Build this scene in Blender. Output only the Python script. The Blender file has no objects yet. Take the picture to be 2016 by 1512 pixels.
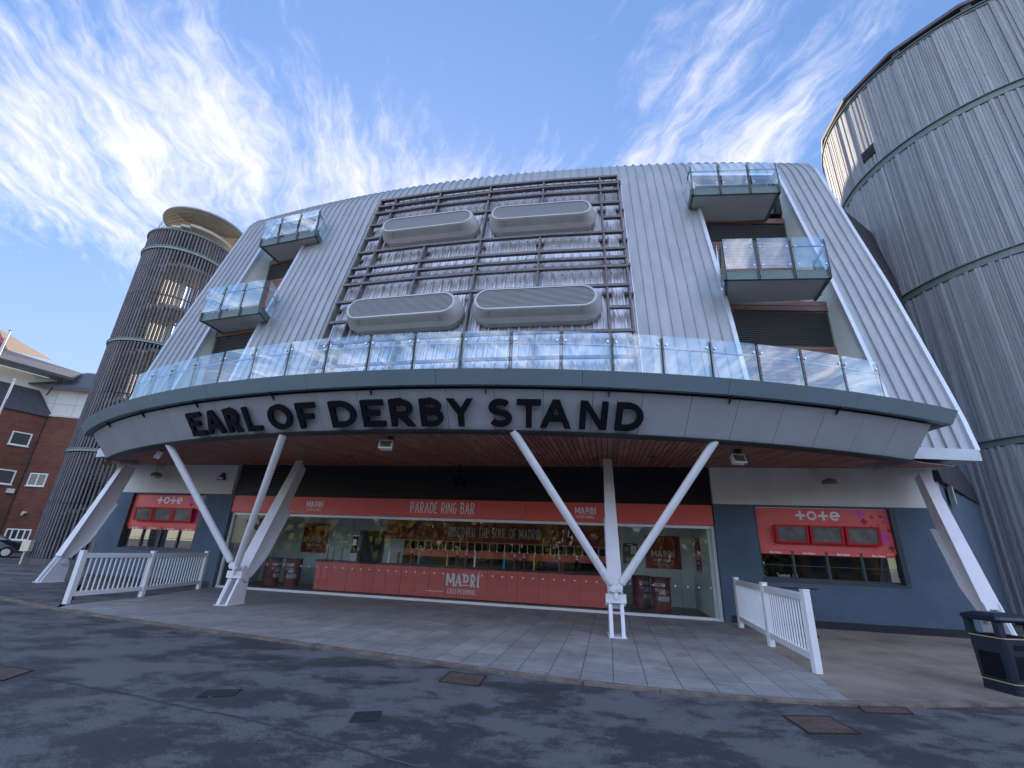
import bpy, math, random
from math import sin, cos, pi, radians, sqrt, atan2
from mathutils import Vector, Matrix
random.seed(7)
scene = bpy.context.scene
col = scene.collection

# ------------------------------------------------------------------ camera
F_PX, PITCH, ROLL = 901.5, 0.35302, 0.04335
fw = Vector((0, cos(PITCH), sin(PITCH))); r0 = Vector((1, 0, 0)); u0 = r0.cross(fw)
rt = r0*cos(ROLL) + u0*sin(ROLL); up = -r0*sin(ROLL) + u0*cos(ROLL)
cam_d = bpy.data.cameras.new('camera'); cam = bpy.data.objects.new('camera', cam_d); col.objects.link(cam)
cam_d.sensor_width = 36; cam_d.lens = F_PX/2016*36; cam_d.clip_start = 0.05; cam_d.clip_end = 3000
M = Matrix.Identity(4)
for i in range(3):
    M[i][0] = rt[i]; M[i][1] = up[i]; M[i][2] = -fw[i]
M.translation = Vector((0, 0, 1.6)); cam.matrix_world = M
scene.camera = cam
scene.view_settings.view_transform = 'Standard'; scene.view_settings.look = 'None'
scene.view_settings.exposure = 2.95; scene.view_settings.gamma = 1

# ------------------------------------------------------------------ world
SKY_K = .55
SUN_EL, SUN_AZ = radians(22), radians(-13)      # azimuth from +Y towards +X
world = bpy.data.worlds.new('World'); scene.world = world; world.use_nodes = True
wn = world.node_tree.nodes; wl = world.node_tree.links; wn.clear()
def wN(t, **k):
    n = wn.new(t)
    for a, b in k.items(): setattr(n, a, b)
    return n
def wM(op, a, b=None, clamp=False):
    n = wn.new('ShaderNodeMath'); n.operation = op; n.use_clamp = clamp
    for i, v in enumerate((a, b)):
        if v is None: continue
        if isinstance(v, (int, float)): n.inputs[i].default_value = v
        else: wl.new(v, n.inputs[i])
    return n.outputs[0]
out = wN('ShaderNodeOutputWorld'); bg = wN('ShaderNodeBackground'); wl.new(bg.outputs[0], out.inputs[0])
sky = wN('ShaderNodeTexSky'); sky.sky_type = 'NISHITA'; sky.sun_disc = False
sky.sun_elevation = SUN_EL; sky.sun_rotation = SUN_AZ; sky.air_density = 1.0; sky.dust_density = 0.3; sky.ozone_density = 2.0
tc = wN('ShaderNodeTexCoord'); sp = wN('ShaderNodeSeparateXYZ'); wl.new(tc.outputs['Generated'], sp.inputs[0])
zz = wM('ADD', wM('MAXIMUM', sp.outputs[2], 0.0), 0.12)
X = wM('DIVIDE', sp.outputs[0], zz); Y = wM('DIVIDE', sp.outputs[1], zz)
def comb(a, b, c=0.0):
    n = wN('ShaderNodeCombineXYZ')
    for i, v in enumerate((a, b, c)):
        if isinstance(v, (int, float)): n.inputs[i].default_value = v
        else: wl.new(v, n.inputs[i])
    return n.outputs[0]
def noise(vec, scale, detail=5, rough=.55, dist=0.0):
    n = wN('ShaderNodeTexNoise'); wl.new(vec, n.inputs['Vector'])
    n.inputs['Scale'].default_value = scale; n.inputs['Detail'].default_value = detail
    n.inputs['Roughness'].default_value = rough; n.inputs['Distortion'].default_value = dist
    return n.outputs['Fac']
def mr(v, a, b, c=0.0, d=1.0, smooth=True):
    n = wN('ShaderNodeMapRange'); n.interpolation_type = 'SMOOTHSTEP' if smooth else 'LINEAR'
    wl.new(v, n.inputs[0])
    for i, q in enumerate((a, b, c, d)): n.inputs[i+1].default_value = q
    return n.outputs[0]
def blob(cx, cy, rx, ry):
    a = wM('DIVIDE', wM('SUBTRACT', X, cx), rx); b = wM('DIVIDE', wM('SUBTRACT', Y, cy), ry)
    d = wM('ADD', wM('MULTIPLY', a, a), wM('MULTIPLY', b, b))
    return wM('EXPONENT', wM('MULTIPLY', d, -1.0))
warp = noise(comb(X, Y, 3.0), 3.0, 3)
Xs = wM('ADD', wM('ADD', X, wM('MULTIPLY', Y, 0.22)), wM('MULTIPLY', wM('SUBTRACT', warp, .5), .22))
big = noise(comb(wM('MULTIPLY', Xs, 1.5), wM('MULTIPLY', Y, .8), 1.0), 1.6, 3)
streak = noise(comb(wM('MULTIPLY', Xs, 7.5), wM('MULTIPLY', Y, 1.5), 7.0), 1.3, 9, .62, .25)
fine = noise(comb(wM('MULTIPLY', Xs, 14), wM('MULTIPLY', Y, 6.5), 2.0), 2.6, 9, .66, .35)
cover = wM('ADD', wM('MULTIPLY', blob(-.60, .80, .46, .34), .36), wM('MULTIPLY', blob(-1.2, .95, .40, .50), .36))
cover = wM('ADD', cover, wM('MULTIPLY', blob(.46, .60, .30, .30), .30))
cover = wM('ADD', cover, wM('MULTIPLY', blob(.50, 1.05, .55, .25), .38))
cover = wM('ADD', cover, wM('MULTIPLY', blob(-.15, .98, .30, .17), .26))
cover = wM('SUBTRACT', cover, wM('MULTIPLY', blob(-.10, .52, .24, .20), .22))
cover = wM('SUBTRACT', cover, wM('MULTIPLY', blob(-1.75, 1.65, .40, .40), .40))
back = mr(sp.outputs[1], .1, -.3, 0, .30)       # the half of the sky behind: scattered cloud
cover = wM('ADD', cover, back)
dens = wM('ADD', wM('ADD', wM('MULTIPLY', streak, 1.15), wM('MULTIPLY', fine, .52)), wM('ADD', wM('MULTIPLY', big, .35), cover))
cl = mr(dens, 1.10, 1.78, 0, 1)
cl = wM('MULTIPLY', cl, mr(sp.outputs[2], -.02, .06))
horizon = wM('MULTIPLY', mr(sp.outputs[2], .55, .02), .12)
cl = wM('MAXIMUM', cl, horizon)
hsv = wN('ShaderNodeHueSaturation'); hsv.inputs['Saturation'].default_value = 1.06; hsv.inputs['Value'].default_value = .76
bw = wN('ShaderNodeRGBToBW'); wl.new(sky.outputs[0], bw.inputs[0])          # soften the glare round the hidden sun
sc_ = wM('DIVIDE', 1.0, wM('ADD', 1.0, wM('MULTIPLY', bw.outputs[0], SKY_K)))
vs = wN('ShaderNodeVectorMath', operation='SCALE'); wl.new(sky.outputs[0], vs.inputs[0]); wl.new(sc_, vs.inputs['Scale'])
wl.new(vs.outputs[0], hsv.inputs['Color'])
tint = wN('ShaderNodeMix', data_type='RGBA', blend_type='MULTIPLY'); tint.inputs[0].default_value = 1
wl.new(hsv.outputs[0], tint.inputs[6]); tint.inputs[7].default_value = (.98, 1.0, 1.12, 1)
mix = wN('ShaderNodeMix', data_type='RGBA'); wl.new(wM('MULTIPLY', cl, .86), mix.inputs[0])
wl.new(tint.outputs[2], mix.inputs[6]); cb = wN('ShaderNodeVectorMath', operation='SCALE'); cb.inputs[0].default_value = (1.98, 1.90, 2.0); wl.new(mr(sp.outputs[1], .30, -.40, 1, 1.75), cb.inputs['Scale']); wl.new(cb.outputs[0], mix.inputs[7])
bs_ = wN('ShaderNodeVectorMath', operation='SCALE'); wl.new(mix.outputs[2], bs_.inputs[0]); wl.new(mr(sp.outputs[1], .25, -.35, 1, 1.85), bs_.inputs['Scale']); wl.new(bs_.outputs[0], bg.inputs[0]); bg.inputs[1].default_value = 0.085  # clouds and sky behind the viewer brightened to light the shaded facade

sd = bpy.data.lights.new('sun', 'SUN'); sd.energy = 2.1; sd.angle = radians(.5); sd.color = (1, .83, .62)
sun = bpy.data.objects.new('sun', sd); col.objects.link(sun)
sv = Vector((sin(SUN_AZ)*cos(SUN_EL), cos(SUN_AZ)*cos(SUN_EL), sin(SUN_EL)))
sun.rotation_euler = sv.to_track_quat('Z', 'Y').to_euler()

# ------------------------------------------------------------------ materials
MATS = {}
def mat(name, c, rough=.6, metal=0.0, var=0.0, vscale=3.0, stretch=(1, 1, 1), bump=0.0, bscale=40, spec=.5, tone=None, c2=None, detail=5, lo=.35, hi=.65):
    if name in MATS: return MATS[name]
    m = bpy.data.materials.new(name); m.use_nodes = True; nt = m.node_tree; b = nt.nodes['Principled BSDF']; L = nt.links
    b.inputs['Base Color'].default_value = (*c, 1); b.inputs['Roughness'].default_value = rough
    b.inputs['Metallic'].default_value = metal; b.inputs['Specular IOR Level'].default_value = spec
    tcn = nt.nodes.new('ShaderNodeTexCoord'); mp = nt.nodes.new('ShaderNodeMapping'); mp.inputs['Scale'].default_value = stretch
    L.new(tcn.outputs['Object'], mp.inputs[0]); cout = None
    if var or c2:
        n = nt.nodes.new('ShaderNodeTexNoise'); n.inputs['Scale'].default_value = vscale; n.inputs['Detail'].default_value = detail; n.inputs['Roughness'].default_value = .6
        L.new(mp.outputs[0], n.inputs['Vector']); mrn = nt.nodes.new('ShaderNodeMapRange'); L.new(n.outputs['Fac'], mrn.inputs[0])
        mrn.inputs[1].default_value = lo; mrn.inputs[2].default_value = hi
        mx = nt.nodes.new('ShaderNodeMix'); mx.data_type = 'RGBA'; L.new(mrn.outputs[0], mx.inputs[0])
        d = c2 if c2 else tuple(v*(1-var) for v in c)
        mx.inputs[6].default_value = (*c, 1); mx.inputs[7].default_value = (*d, 1); cout = mx.outputs[2]
        rr = nt.nodes.new('ShaderNodeMapRange'); L.new(n.outputs['Fac'], rr.inputs[0]); rr.inputs[3].default_value = max(0, rough-.08); rr.inputs[4].default_value = min(1, rough+.1)
        L.new(rr.outputs[0], b.inputs['Roughness'])
    if tone:
        at = nt.nodes.new('ShaderNodeAttribute'); at.attribute_name = 'tone'
        mx2 = nt.nodes.new('ShaderNodeMix'); mx2.data_type = 'RGBA'; L.new(at.outputs['Fac'], mx2.inputs[0])
        if cout:
            mm = nt.nodes.new('ShaderNodeMix'); mm.data_type = 'RGBA'; mm.blend_type = 'MULTIPLY'; mm.inputs[0].default_value = 1
            mx2.inputs[6].default_value = (1, 1, 1, 1); mx2.inputs[7].default_value = (*tone, 1)
            L.new(cout, mm.inputs[6]); L.new(mx2.outputs[2], mm.inputs[7]); cout = mm.outputs[2]
        else:
            mx2.inputs[6].default_value = (*c, 1); mx2.inputs[7].default_value = (*tone, 1); cout = mx2.outputs[2]
    if cout: L.new(cout, b.inputs['Base Color'])
    if bump:
        nb = nt.nodes.new('ShaderNodeTexNoise'); nb.inputs['Scale'].default_value = bscale; nb.inputs['Detail'].default_value = 4
        L.new(mp.outputs[0], nb.inputs['Vector']); bp = nt.nodes.new('ShaderNodeBump'); bp.inputs['Strength'].default_value = bump; bp.inputs['Distance'].default_value = .02
        L.new(nb.outputs['Fac'], bp.inputs['Height']); L.new(bp.outputs[0], b.inputs['Normal'])
    MATS[name] = m; return m
def glass(name, tint, refl=1.0, base=.0, rough=0.0):
    m = bpy.data.materials.new(name); m.use_nodes = True; nt = m.node_tree; nt.nodes.clear(); L = nt.links
    o = nt.nodes.new('ShaderNodeOutputMaterial'); t = nt.nodes.new('ShaderNodeBsdfTransparent'); t.inputs[0].default_value = (*tint, 1)
    g = nt.nodes.new('ShaderNodeBsdfGlossy'); g.inputs['Roughness'].default_value = rough; g.inputs[0].default_value = (1, 1, 1, 1)
    fr = nt.nodes.new('ShaderNodeFresnel'); ge = nt.nodes.new('ShaderNodeNewGeometry'); mi = nt.nodes.new('ShaderNodeMix'); L.new(ge.outputs['Backfacing'], mi.inputs[0]); mi.inputs[2].default_value = 1.5; mi.inputs[3].default_value = 1/1.5; L.new(mi.outputs[0], fr.inputs[0])
    ma = nt.nodes.new('ShaderNodeMath'); ma.operation = 'MULTIPLY_ADD'; ma.use_clamp = True; L.new(fr.outputs[0], ma.inputs[0]); ma.inputs[1].default_value = refl; ma.inputs[2].default_value = base
    ms = nt.nodes.new('ShaderNodeMixShader'); L.new(ma.outputs[0], ms.inputs[0]); L.new(t.outputs[0], ms.inputs[1]); L.new(g.outputs[0], ms.inputs[2])
    L.new(ms.outputs[0], o.inputs[0]); MATS[name] = m; return m
A = mat('aluminium_cladding', (.365, .385, .405), .42, .25, var=.16, vscale=1.3, stretch=(2, 2, .35))
WEATH = mat('weathered_corrugated', (.66, .68, .74), .35, .3, c2=(.40, .355, .39), vscale=2.4, stretch=(3.2, 3.2, .16), detail=9, lo=.46, hi=.74)
TRIM = mat('aluminium_trim', (.58, .62, .66), .35, .5, var=.1)
LEDGE = mat('ledge_panel', (.21, .29, .33), .42, .25, var=.10, vscale=.7)
FASC = mat('fascia_panel', (.42, .44, .475), .5, .15, var=.10, vscale=.8)
DARKSTEEL = mat('dark_steel', (.045, .055, .055), .5, .4)
GREEN = mat('grey_green_steel', (.12, .16, .16), .45, .3, var=.1)
RUST = mat('weathered_brown_steel', (.115, .105, .112), .7, .2, c2=(.19, .175, .18), vscale=9)
WHITE = mat('white_steel', (.78, .78, .82), .38, var=.08, vscale=2.2)
WHITEPL = mat('white_plastic', (.80, .82, .84), .35, var=.06)
RENDERW = mat('white_render', (.72, .72, .68), .9, var=.10, vscale=1.5, stretch=(1, 1, .5), bump=.25, bscale=120)
RENDERB = mat('blue_render', (.092, .138, .192), .85, var=.2, vscale=1.1, detail=9, bump=.25, bscale=120)
PLINTH = mat('blue_brick', (.018, .022, .035), .5, var=.3, vscale=20)
BLACK = mat('black_paint', (.003, .004, .009), .75, spec=.25, var=.1)
LOUVB = mat('bar_louvre', (.075, .076, .085), .4, .3)
LOUV = mat('black_louvre', (.022, .023, .028), .45, .3)
LOUVG = mat('grey_louvre', (.20, .21, .22), .5, .3)
RED = mat('red_panel', (.80, .125, .105), .45, var=.07, vscale=1.1)
REDB = mat('red_gloss', (.52, .022, .03), .3)
REDD = mat('dark_red', (.20, .018, .02), .4, var=.2)
OFFW = mat('white_letters', (.85, .82, .84), .5)
PINK = mat('magenta_print', (.60, .06, .45), .5)
DKRED = mat('dark_red_print', (.22, .03, .05), .5)
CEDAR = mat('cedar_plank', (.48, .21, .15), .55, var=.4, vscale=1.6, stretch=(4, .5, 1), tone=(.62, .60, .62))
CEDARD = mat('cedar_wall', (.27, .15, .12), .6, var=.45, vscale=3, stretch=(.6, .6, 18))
SOFF = mat('balcony_soffit', (.50, .52, .51), .7, var=.06)
SILVER = mat('silver_timber', (.41, .43, .46), .8, c2=(.32, .325, .35), vscale=2.2, stretch=(5, 5, .45), tone=(.66, .68, .70), bump=.3, bscale=20, lo=.3, hi=.75)
SLAT = mat('timber_slat', (.135, .13, .14), .75, var=.4, vscale=4, stretch=(3, 3, .4), tone=(1.5, 1.5, 1.55))
BEIGE = mat('beige_metal', (.52, .46, .38), .6, var=.15)
CONC = mat('concrete', (.30, .28, .26), .8, var=.2)
BRICK_C = (.20, .070, .045)
SLATE = mat('roof_slate', (.065, .070, .085), .6, var=.35, vscale=6)
TILEB = mat('brown_roof_tile', (.30, .20, .14), .75, var=.3, vscale=7)
WPANEL = mat('white_panel', (.66, .66, .64), .6, var=.08)
CARB = mat('black_car_paint', (.012, .012, .02), .18, spec=.8)
TYRE = mat('tyre_rubber', (.012, .012, .012), .85)
BINM = mat('bin_plastic', (.012, .020, .040), .38, var=.2)
GOLD = mat('gold_line', (.55, .48, .22), .4)
GREYF = mat('frame_grey', (.05, .065, .08), .45, .2)
SCREEN = mat('dusty_screen', (.11, .115, .10), .18, c2=(.20, .20, .175), vscale=4, spec=.6)
INTW = mat('interior_wall', (.66, .72, .72), .8, var=.05)
INTF = mat('interior_floor', (.13, .13, .12), .45, var=.2)
WORKT = mat('worktop', (.02, .017, .022), .25)
CHROME = mat('chrome', (.7, .7, .7), .45, 1.0)
BRASS = mat('brass', (.5, .33, .12), .3, .9)
BLUEP = mat('blue_plastic', (.01, .04, .25), .4)
YEL = mat('yellow_badge', (.75, .65, .05), .5)
CYAN = mat('cyan_badge', (.05, .35, .5), .5)
CREAM = mat('cream_box', (.62, .62, .48), .5)
IRON = mat('rusty_iron', (.125, .075, .058), .75, c2=(.06, .045, .045), vscale=9, bump=.8, bscale=60)
PATCH = mat('tar_patch', (.020, .024, .026), .85, var=.3, vscale=12, bump=.5, bscale=80)
LEAF = mat('leaf', (.10, .13, .025), .7, c2=(.22, .17, .03), vscale=2)
BARK = mat('bark', (.08, .06, .045), .9, var=.3)
GL = glass('balustrade_glass', (.84, .93, .98), 1.25, .045)
GLF = glass('frontage_glass', (.93, .97, .96), .62, .0)
GLW = glass('window_glass', (.55, .60, .60), 1.8, .10)
GLD = mat('dark_window', (.02, .025, .03), .06, spec=.9)

def texmat(name, build):
    m = bpy.data.materials.new(name); m.use_nodes = True; build(m.node_tree, m.node_tree.nodes['Principled BSDF']); MATS[name] = m; return m
def _brick(nt, b, c, mortar, sc, rot=0, bw=.5, rh=.25, msize=.012, off=.5, co='Object', var=.3, freq=2, rough=.85, noisec=None, bumpd=.4):
    L = nt.links; tcn = nt.nodes.new('ShaderNodeTexCoord'); mp = nt.nodes.new('ShaderNodeMapping'); L.new(tcn.outputs[co], mp.inputs[0])
    mp.inputs['Rotation'].default_value = rot if isinstance(rot, tuple) else (0, 0, rot)
    br = nt.nodes.new('ShaderNodeTexBrick'); L.new(mp.outputs[0], br.inputs['Vector'])
    br.inputs['Scale'].default_value = sc; br.inputs['Brick Width'].default_value = bw; br.inputs['Row Height'].default_value = rh; br.inputs['Mortar Size'].default_value = msize
    br.offset = off; br.inputs['Mortar Smooth'].default_value = .3
    br.inputs['Color1'].default_value = (*c, 1); br.inputs['Color2'].default_value = (*[v*(1-var) for v in c], 1); br.inputs['Mortar'].default_value = (*mortar, 1)
    n = nt.nodes.new('ShaderNodeTexNoise'); n.inputs['Scale'].default_value = freq; n.inputs['Detail'].default_value = 8; n.inputs['Roughness'].default_value = .65; L.new(mp.outputs[0], n.inputs['Vector'])
    r = nt.nodes.new('ShaderNodeMapRange'); L.new(n.outputs['Fac'], r.inputs[0]); r.inputs[1].default_value = .3; r.inputs[2].default_value = .7; r.inputs[3].default_value = .62; r.inputs[4].default_value = 1.12
    mm = nt.nodes.new('ShaderNodeMix'); mm.data_type = 'RGBA'; mm.blend_type = 'MULTIPLY'; mm.inputs[0].default_value = 1; L.new(br.outputs['Color'], mm.inputs[6]); L.new(r.outputs[0], mm.inputs[7])
    L.new(mm.outputs[2], b.inputs['Base Color']); b.inputs['Roughness'].default_value = rough
    bp = nt.nodes.new('ShaderNodeBump'); bp.inputs['Strength'].default_value = bumpd; bp.inputs['Distance'].default_value = .01; bp.invert = True
    L.new(br.outputs['Fac'], bp.inputs['Height']); L.new(bp.outputs[0], b.inputs['Normal'])
    return mm
WANG = math.atan(.215)
BRICK = texmat('red_brick', lambda nt, b: _brick(nt, b, BRICK_C, (.16, .10, .08), 1, rot=(radians(90), 0, radians(12)), bw=.44, rh=.15, msize=.012, freq=.35, rough=.9))
def _paving(nt, b):
    mm = _brick(nt, b, (.335, .328, .318), (.13, .125, .12), 1, rot=radians(90)+WANG, bw=.6, rh=.45, msize=.009, off=.37, var=.16, freq=1.1, rough=.6, bumpd=.35)
    L = nt.links
    n = nt.nodes.new('ShaderNodeTexNoise'); n.inputs['Scale'].default_value = 2.3; n.inputs['Detail'].default_value = 9; n.inputs['Roughness'].default_value = .72
    tcn = nt.nodes.new('ShaderNodeTexCoord'); L.new(tcn.outputs['Object'], n.inputs['Vector'])
    r = nt.nodes.new('ShaderNodeMapRange'); L.new(n.outputs['Fac'], r.inputs[0]); r.inputs[1].default_value = .56; r.inputs[2].default_value = .70; r.inputs[3].default_value = 0; r.inputs[4].default_value = .65
    mx = nt.nodes.new('ShaderNodeMix'); mx.data_type = 'RGBA'; L.new(r.outputs[0], mx.inputs[0]); L.new(mm.outputs[2], mx.inputs[6]); mx.inputs[7].default_value = (.12, .112, .11, 1)
    L.new(mx.outputs[2], b.inputs['Base Color'])
PAVE = texmat('stone_paving', _paving)
def _asphalt(nt, b):
    L = nt.links; tcn = nt.nodes.new('ShaderNodeTexCoord')
    def nz(s, d, r, st=(1, 1, 1)):
        mp = nt.nodes.new('ShaderNodeMapping'); L.new(tcn.outputs['Object'], mp.inputs[0]); mp.inputs['Scale'].default_value = st; mp.inputs['Rotation'].default_value = (0, 0, .25)
        n = nt.nodes.new('ShaderNodeTexNoise'); n.inputs['Scale'].default_value = s; n.inputs['Detail'].default_value = d; n.inputs['Roughness'].default_value = r; L.new(mp.outputs[0], n.inputs['Vector']); return n.outputs['Fac']
    a = nz(.8, 12, .74, (1, 1.35, 1)); g = nz(55, 5, .8); mid = nz(30, 8, .95, (1, 1.4, 1))
    s = nt.nodes.new('ShaderNodeMath'); s.operation = 'MULTIPLY_ADD'; L.new(mid, s.inputs[0]); s.inputs[1].default_value = .62; L.new(a, s.inputs[2])
    r = nt.nodes.new('ShaderNodeMapRange'); r.interpolation_type = 'SMOOTHSTEP'; L.new(s.outputs[0], r.inputs[0]); r.inputs[1].default_value = .785; r.inputs[2].default_value = .825
    mx = nt.nodes.new('ShaderNodeMix'); mx.data_type = 'RGBA'; L.new(r.outputs[0], mx.inputs[0]); mx.inputs[6].default_value = (.042, .042, .044, 1); mx.inputs[7].default_value = (.114, .114, .115, 1)
    gr = nt.nodes.new('ShaderNodeMapRange'); L.new(g, gr.inputs[0]); gr.inputs[1].default_value = .25; gr.inputs[2].default_value = .75; gr.inputs[3].default_value = .45; gr.inputs[4].default_value = 1.6
    mm = nt.nodes.new('ShaderNodeMix'); mm.data_type = 'RGBA'; mm.blend_type = 'MULTIPLY'; mm.inputs[0].default_value = 1; L.new(mx.outputs[2], mm.inputs[6]); L.new(gr.outputs[0], mm.inputs[7]); L.new(mm.outputs[2], b.inputs['Base Color'])
    rr = nt.nodes.new('ShaderNodeMapRange'); L.new(r.outputs[0], rr.inputs[0]); rr.inputs[3].default_value = .62; rr.inputs[4].default_value = .8; L.new(rr.outputs[0], b.inputs['Roughness'])
    bp = nt.nodes.new('ShaderNodeBump'); bp.inputs['Strength'].default_value = .6; bp.inputs['Distance'].default_value = .006; L.new(g, bp.inputs['Height']); L.new(bp.outputs[0], b.inputs['Normal'])
ASPH = texmat('asphalt', _asphalt)
BROWNP = mat('resin_gravel', (.33, .27, .215), .85, c2=(.17, .13, .105), vscale=.8, detail=10, bump=.8, bscale=150, lo=.42, hi=.72)
COVERM = texmat('ribbed_iron', lambda nt, b: _brick(nt, b, (.19, .115, .09), (.055, .04, .035), 1, rot=.3, bw=.07, rh=.035, msize=.006, freq=4, rough=.75, bumpd=1.0))
KERBM = mat('kerb_stone', (.24, .195, .155), .8, c2=(.11, .09, .075), vscale=3.5, detail=8)

# ------------------------------------------------------------------ mesh helpers
class MB:
    def __init__(s): s.v = []; s.f = []; s.t = []
    def quad(s, a, b, c, d, tone=0.0):
        n = len(s.v); s.v += [a, b, c, d]; s.f.append((n, n+1, n+2, n+3)); s.t.append(tone)
    def poly(s, pts, tone=0.0):
        n = len(s.v); s.v += list(pts); s.f.append(tuple(range(n, n+len(pts)))); s.t.append(tone)
    def hexa(s, p, tone=0.0):      # p: 0-3 bottom ring, 4-7 top ring
        n = len(s.v); s.v += list(p)
        for q in ((0, 3, 2, 1), (4, 5, 6, 7), (0, 1, 5, 4), (1, 2, 6, 5), (2, 3, 7, 6), (3, 0, 4, 7)):
            s.f.append(tuple(n+i for i in q)); s.t.append(tone)
    def box(s, fr, a0, a1, b0, b1, c0, c1, na=1, nc=1, tone=0.0):
        A_ = [a0+(a1-a0)*i/na for i in range(na+1)]; C_ = [c0+(c1-c0)*i/nc for i in range(nc+1)]
        if na == 1 and nc == 1:
            s.hexa([fr(a0, b0, c0), fr(a1, b0, c0), fr(a1, b1, c0), fr(a0, b1, c0), fr(a0, b0, c1), fr(a1, b0, c1), fr(a1, b1, c1), fr(a0, b1, c1)], tone); return
        for b, flip in ((b0, 0), (b1, 1)):
            for i in range(na):
                for j in range(nc):
                    q = [fr(A_[i], b, C_[j]), fr(A_[i+1], b, C_[j]), fr(A_[i+1], b, C_[j+1]), fr(A_[i], b, C_[j+1])]
                    s.quad(*(q if not flip else q[::-1]), tone)
        for c in (c0, c1):
            for i in range(na): s.quad(fr(A_[i], b0, c), fr(A_[i+1], b0, c), fr(A_[i+1], b1, c), fr(A_[i], b1, c), tone)
        for a in (a0, a1):
            for j in range(nc): s.quad(fr(a, b0, C_[j]), fr(a, b1, C_[j]), fr(a, b1, C_[j+1]), fr(a, b0, C_[j+1]), tone)
    def tube(s, p, q, r, n=12, r2=None, cap=True, tone=0.0):
        p = Vector(p); q = Vector(q); d = (q-p).normalized(); a = d.orthogonal().normalized(); b = d.cross(a); r2 = r if r2 is None else r2
        k = len(s.v)
        for i in range(n):
            t = 2*pi*i/n; s.v += [p+(a*cos(t)+b*sin(t))*r, q+(a*cos(t)+b*sin(t))*r2]
        for i in range(n):
            j = (i+1) % n; s.f.append((k+2*i, k+2*j, k+2*j+1, k+2*i+1)); s.t.append(tone)
        if cap:
            s.f.append(tuple(k+2*i for i in range(n))[::-1]); s.f.append(tuple(k+2*i+1 for i in range(n))); s.t += [tone, tone]
    def lathe(s, o, prof, n=24, tone=0.0):
        k = len(s.v); o = Vector(o)
        for (r, z) in prof:
            for i in range(n): s.v.append(o+Vector((r*cos(2*pi*i/n), r*sin(2*pi*i/n), z)))
        for j in range(len(prof)-1):
            for i in range(n):
                a = k+j*n+i; b = k+j*n+(i+1) % n; s.f.append((a, b, b+n, a+n)); s.t.append(tone)
        s.f.append(tuple(range(k, k+n))[::-1]); s.f.append(tuple(range(k+(len(prof)-1)*n, k+len(prof)*n))); s.t += [tone, tone]
    def slab(s, pts, z0, z1, tone=0.0):
        a = [Vector((p[0], p[1], z0)) for p in pts]; b = [Vector((p[0], p[1], z1)) for p in pts]
        s.poly(b, tone); s.poly(a[::-1], tone); n = len(pts)
        for i in range(n): s.quad(a[i], a[(i+1) % n], b[(i+1) % n], b[i], tone)
def build(name, mb, m, parent=None, smooth=False, bevel=0, normals=True):
    me = bpy.data.meshes.new(name); me.from_pydata([tuple(v) for v in mb.v], [], mb.f); me.update()
    if normals:
        import bmesh
        bm = bmesh.new(); bm.from_mesh(me); bmesh.ops.remove_doubles(bm, verts=bm.verts, dist=1e-5) if len(bm.faces) < 60000 else None
        bmesh.ops.recalc_face_normals(bm, faces=bm.faces); bm.to_mesh(me); bm.free()
    if any(mb.t) and len(me.polygons) == len(mb.t):
        at = me.attributes.new('tone', 'FLOAT', 'FACE'); at.data.foreach_set('value', mb.t)
    if m: me.materials.append(m)
    if smooth:
        for p in me.polygons: p.use_smooth = True
    o = bpy.data.objects.new(name, me); col.objects.link(o)
    if parent: o.parent = parent
    if bevel:
        bv = o.modifiers.new('bevel', 'BEVEL'); bv.width = bevel; bv.segments = 2; bv.limit_method = 'ANGLE'
    return o
def tag(o, label, cat, group=None):
    o['label'] = label; o['category'] = cat
    if group: o['group'] = group
    return o
def thing(name, label, cat, group=None):
    o = bpy.data.objects.new(name, None); col.objects.link(o); return tag(o, label, cat, group)
def struct(name, mb, m, kind='structure'):
    o = build(name, mb, m); o['kind'] = kind; return o
def ident(a, b, c): return Vector((a, b, c))

# frames ---------------------------------------------------------------
SX, SY, R0 = 12.83, 85.52, 73.9                      # the facade shell is a surface of revolution
PZ = [4.3, 5.5, 6.6, 9, 10.5, 13.3, 15, 16, 16.7, 17.3, 17.9, 18.25, 18.45, 18.5]
PO = [0, .17, .4, .93, 1.28, 2.02, 2.45, 2.72, 2.9, 3.1, 3.5, 4.0, 4.8, 7]
def off(z):
    if z <= PZ[0]: return (z-PZ[0])*.14
    for i in range(len(PZ)-1):
        if z <= PZ[i+1]: return PO[i]+(PO[i+1]-PO[i])*(z-PZ[i])/(PZ[i+1]-PZ[i])
    return PO[-1]
def Sr(s, r, z):
    a = s/R0; return Vector((SX+r*sin(a), SY-r*cos(a), z))
def Sf(s, o, z): return Sr(s, R0-off(z)+o, z)
EX, EY = cos(WANG), -sin(WANG); NX, NY = -sin(WANG), -cos(WANG)
def Wf(u, o, z): return Vector((u*EX+o*NX, 15.7+u*EY+o*NY, z))
CX, CY = 2.07, 32.37
def Cf(deg, r, z):
    a = radians(deg); return Vector((CX+r*sin(a), CY-r*cos(a), z))

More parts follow.
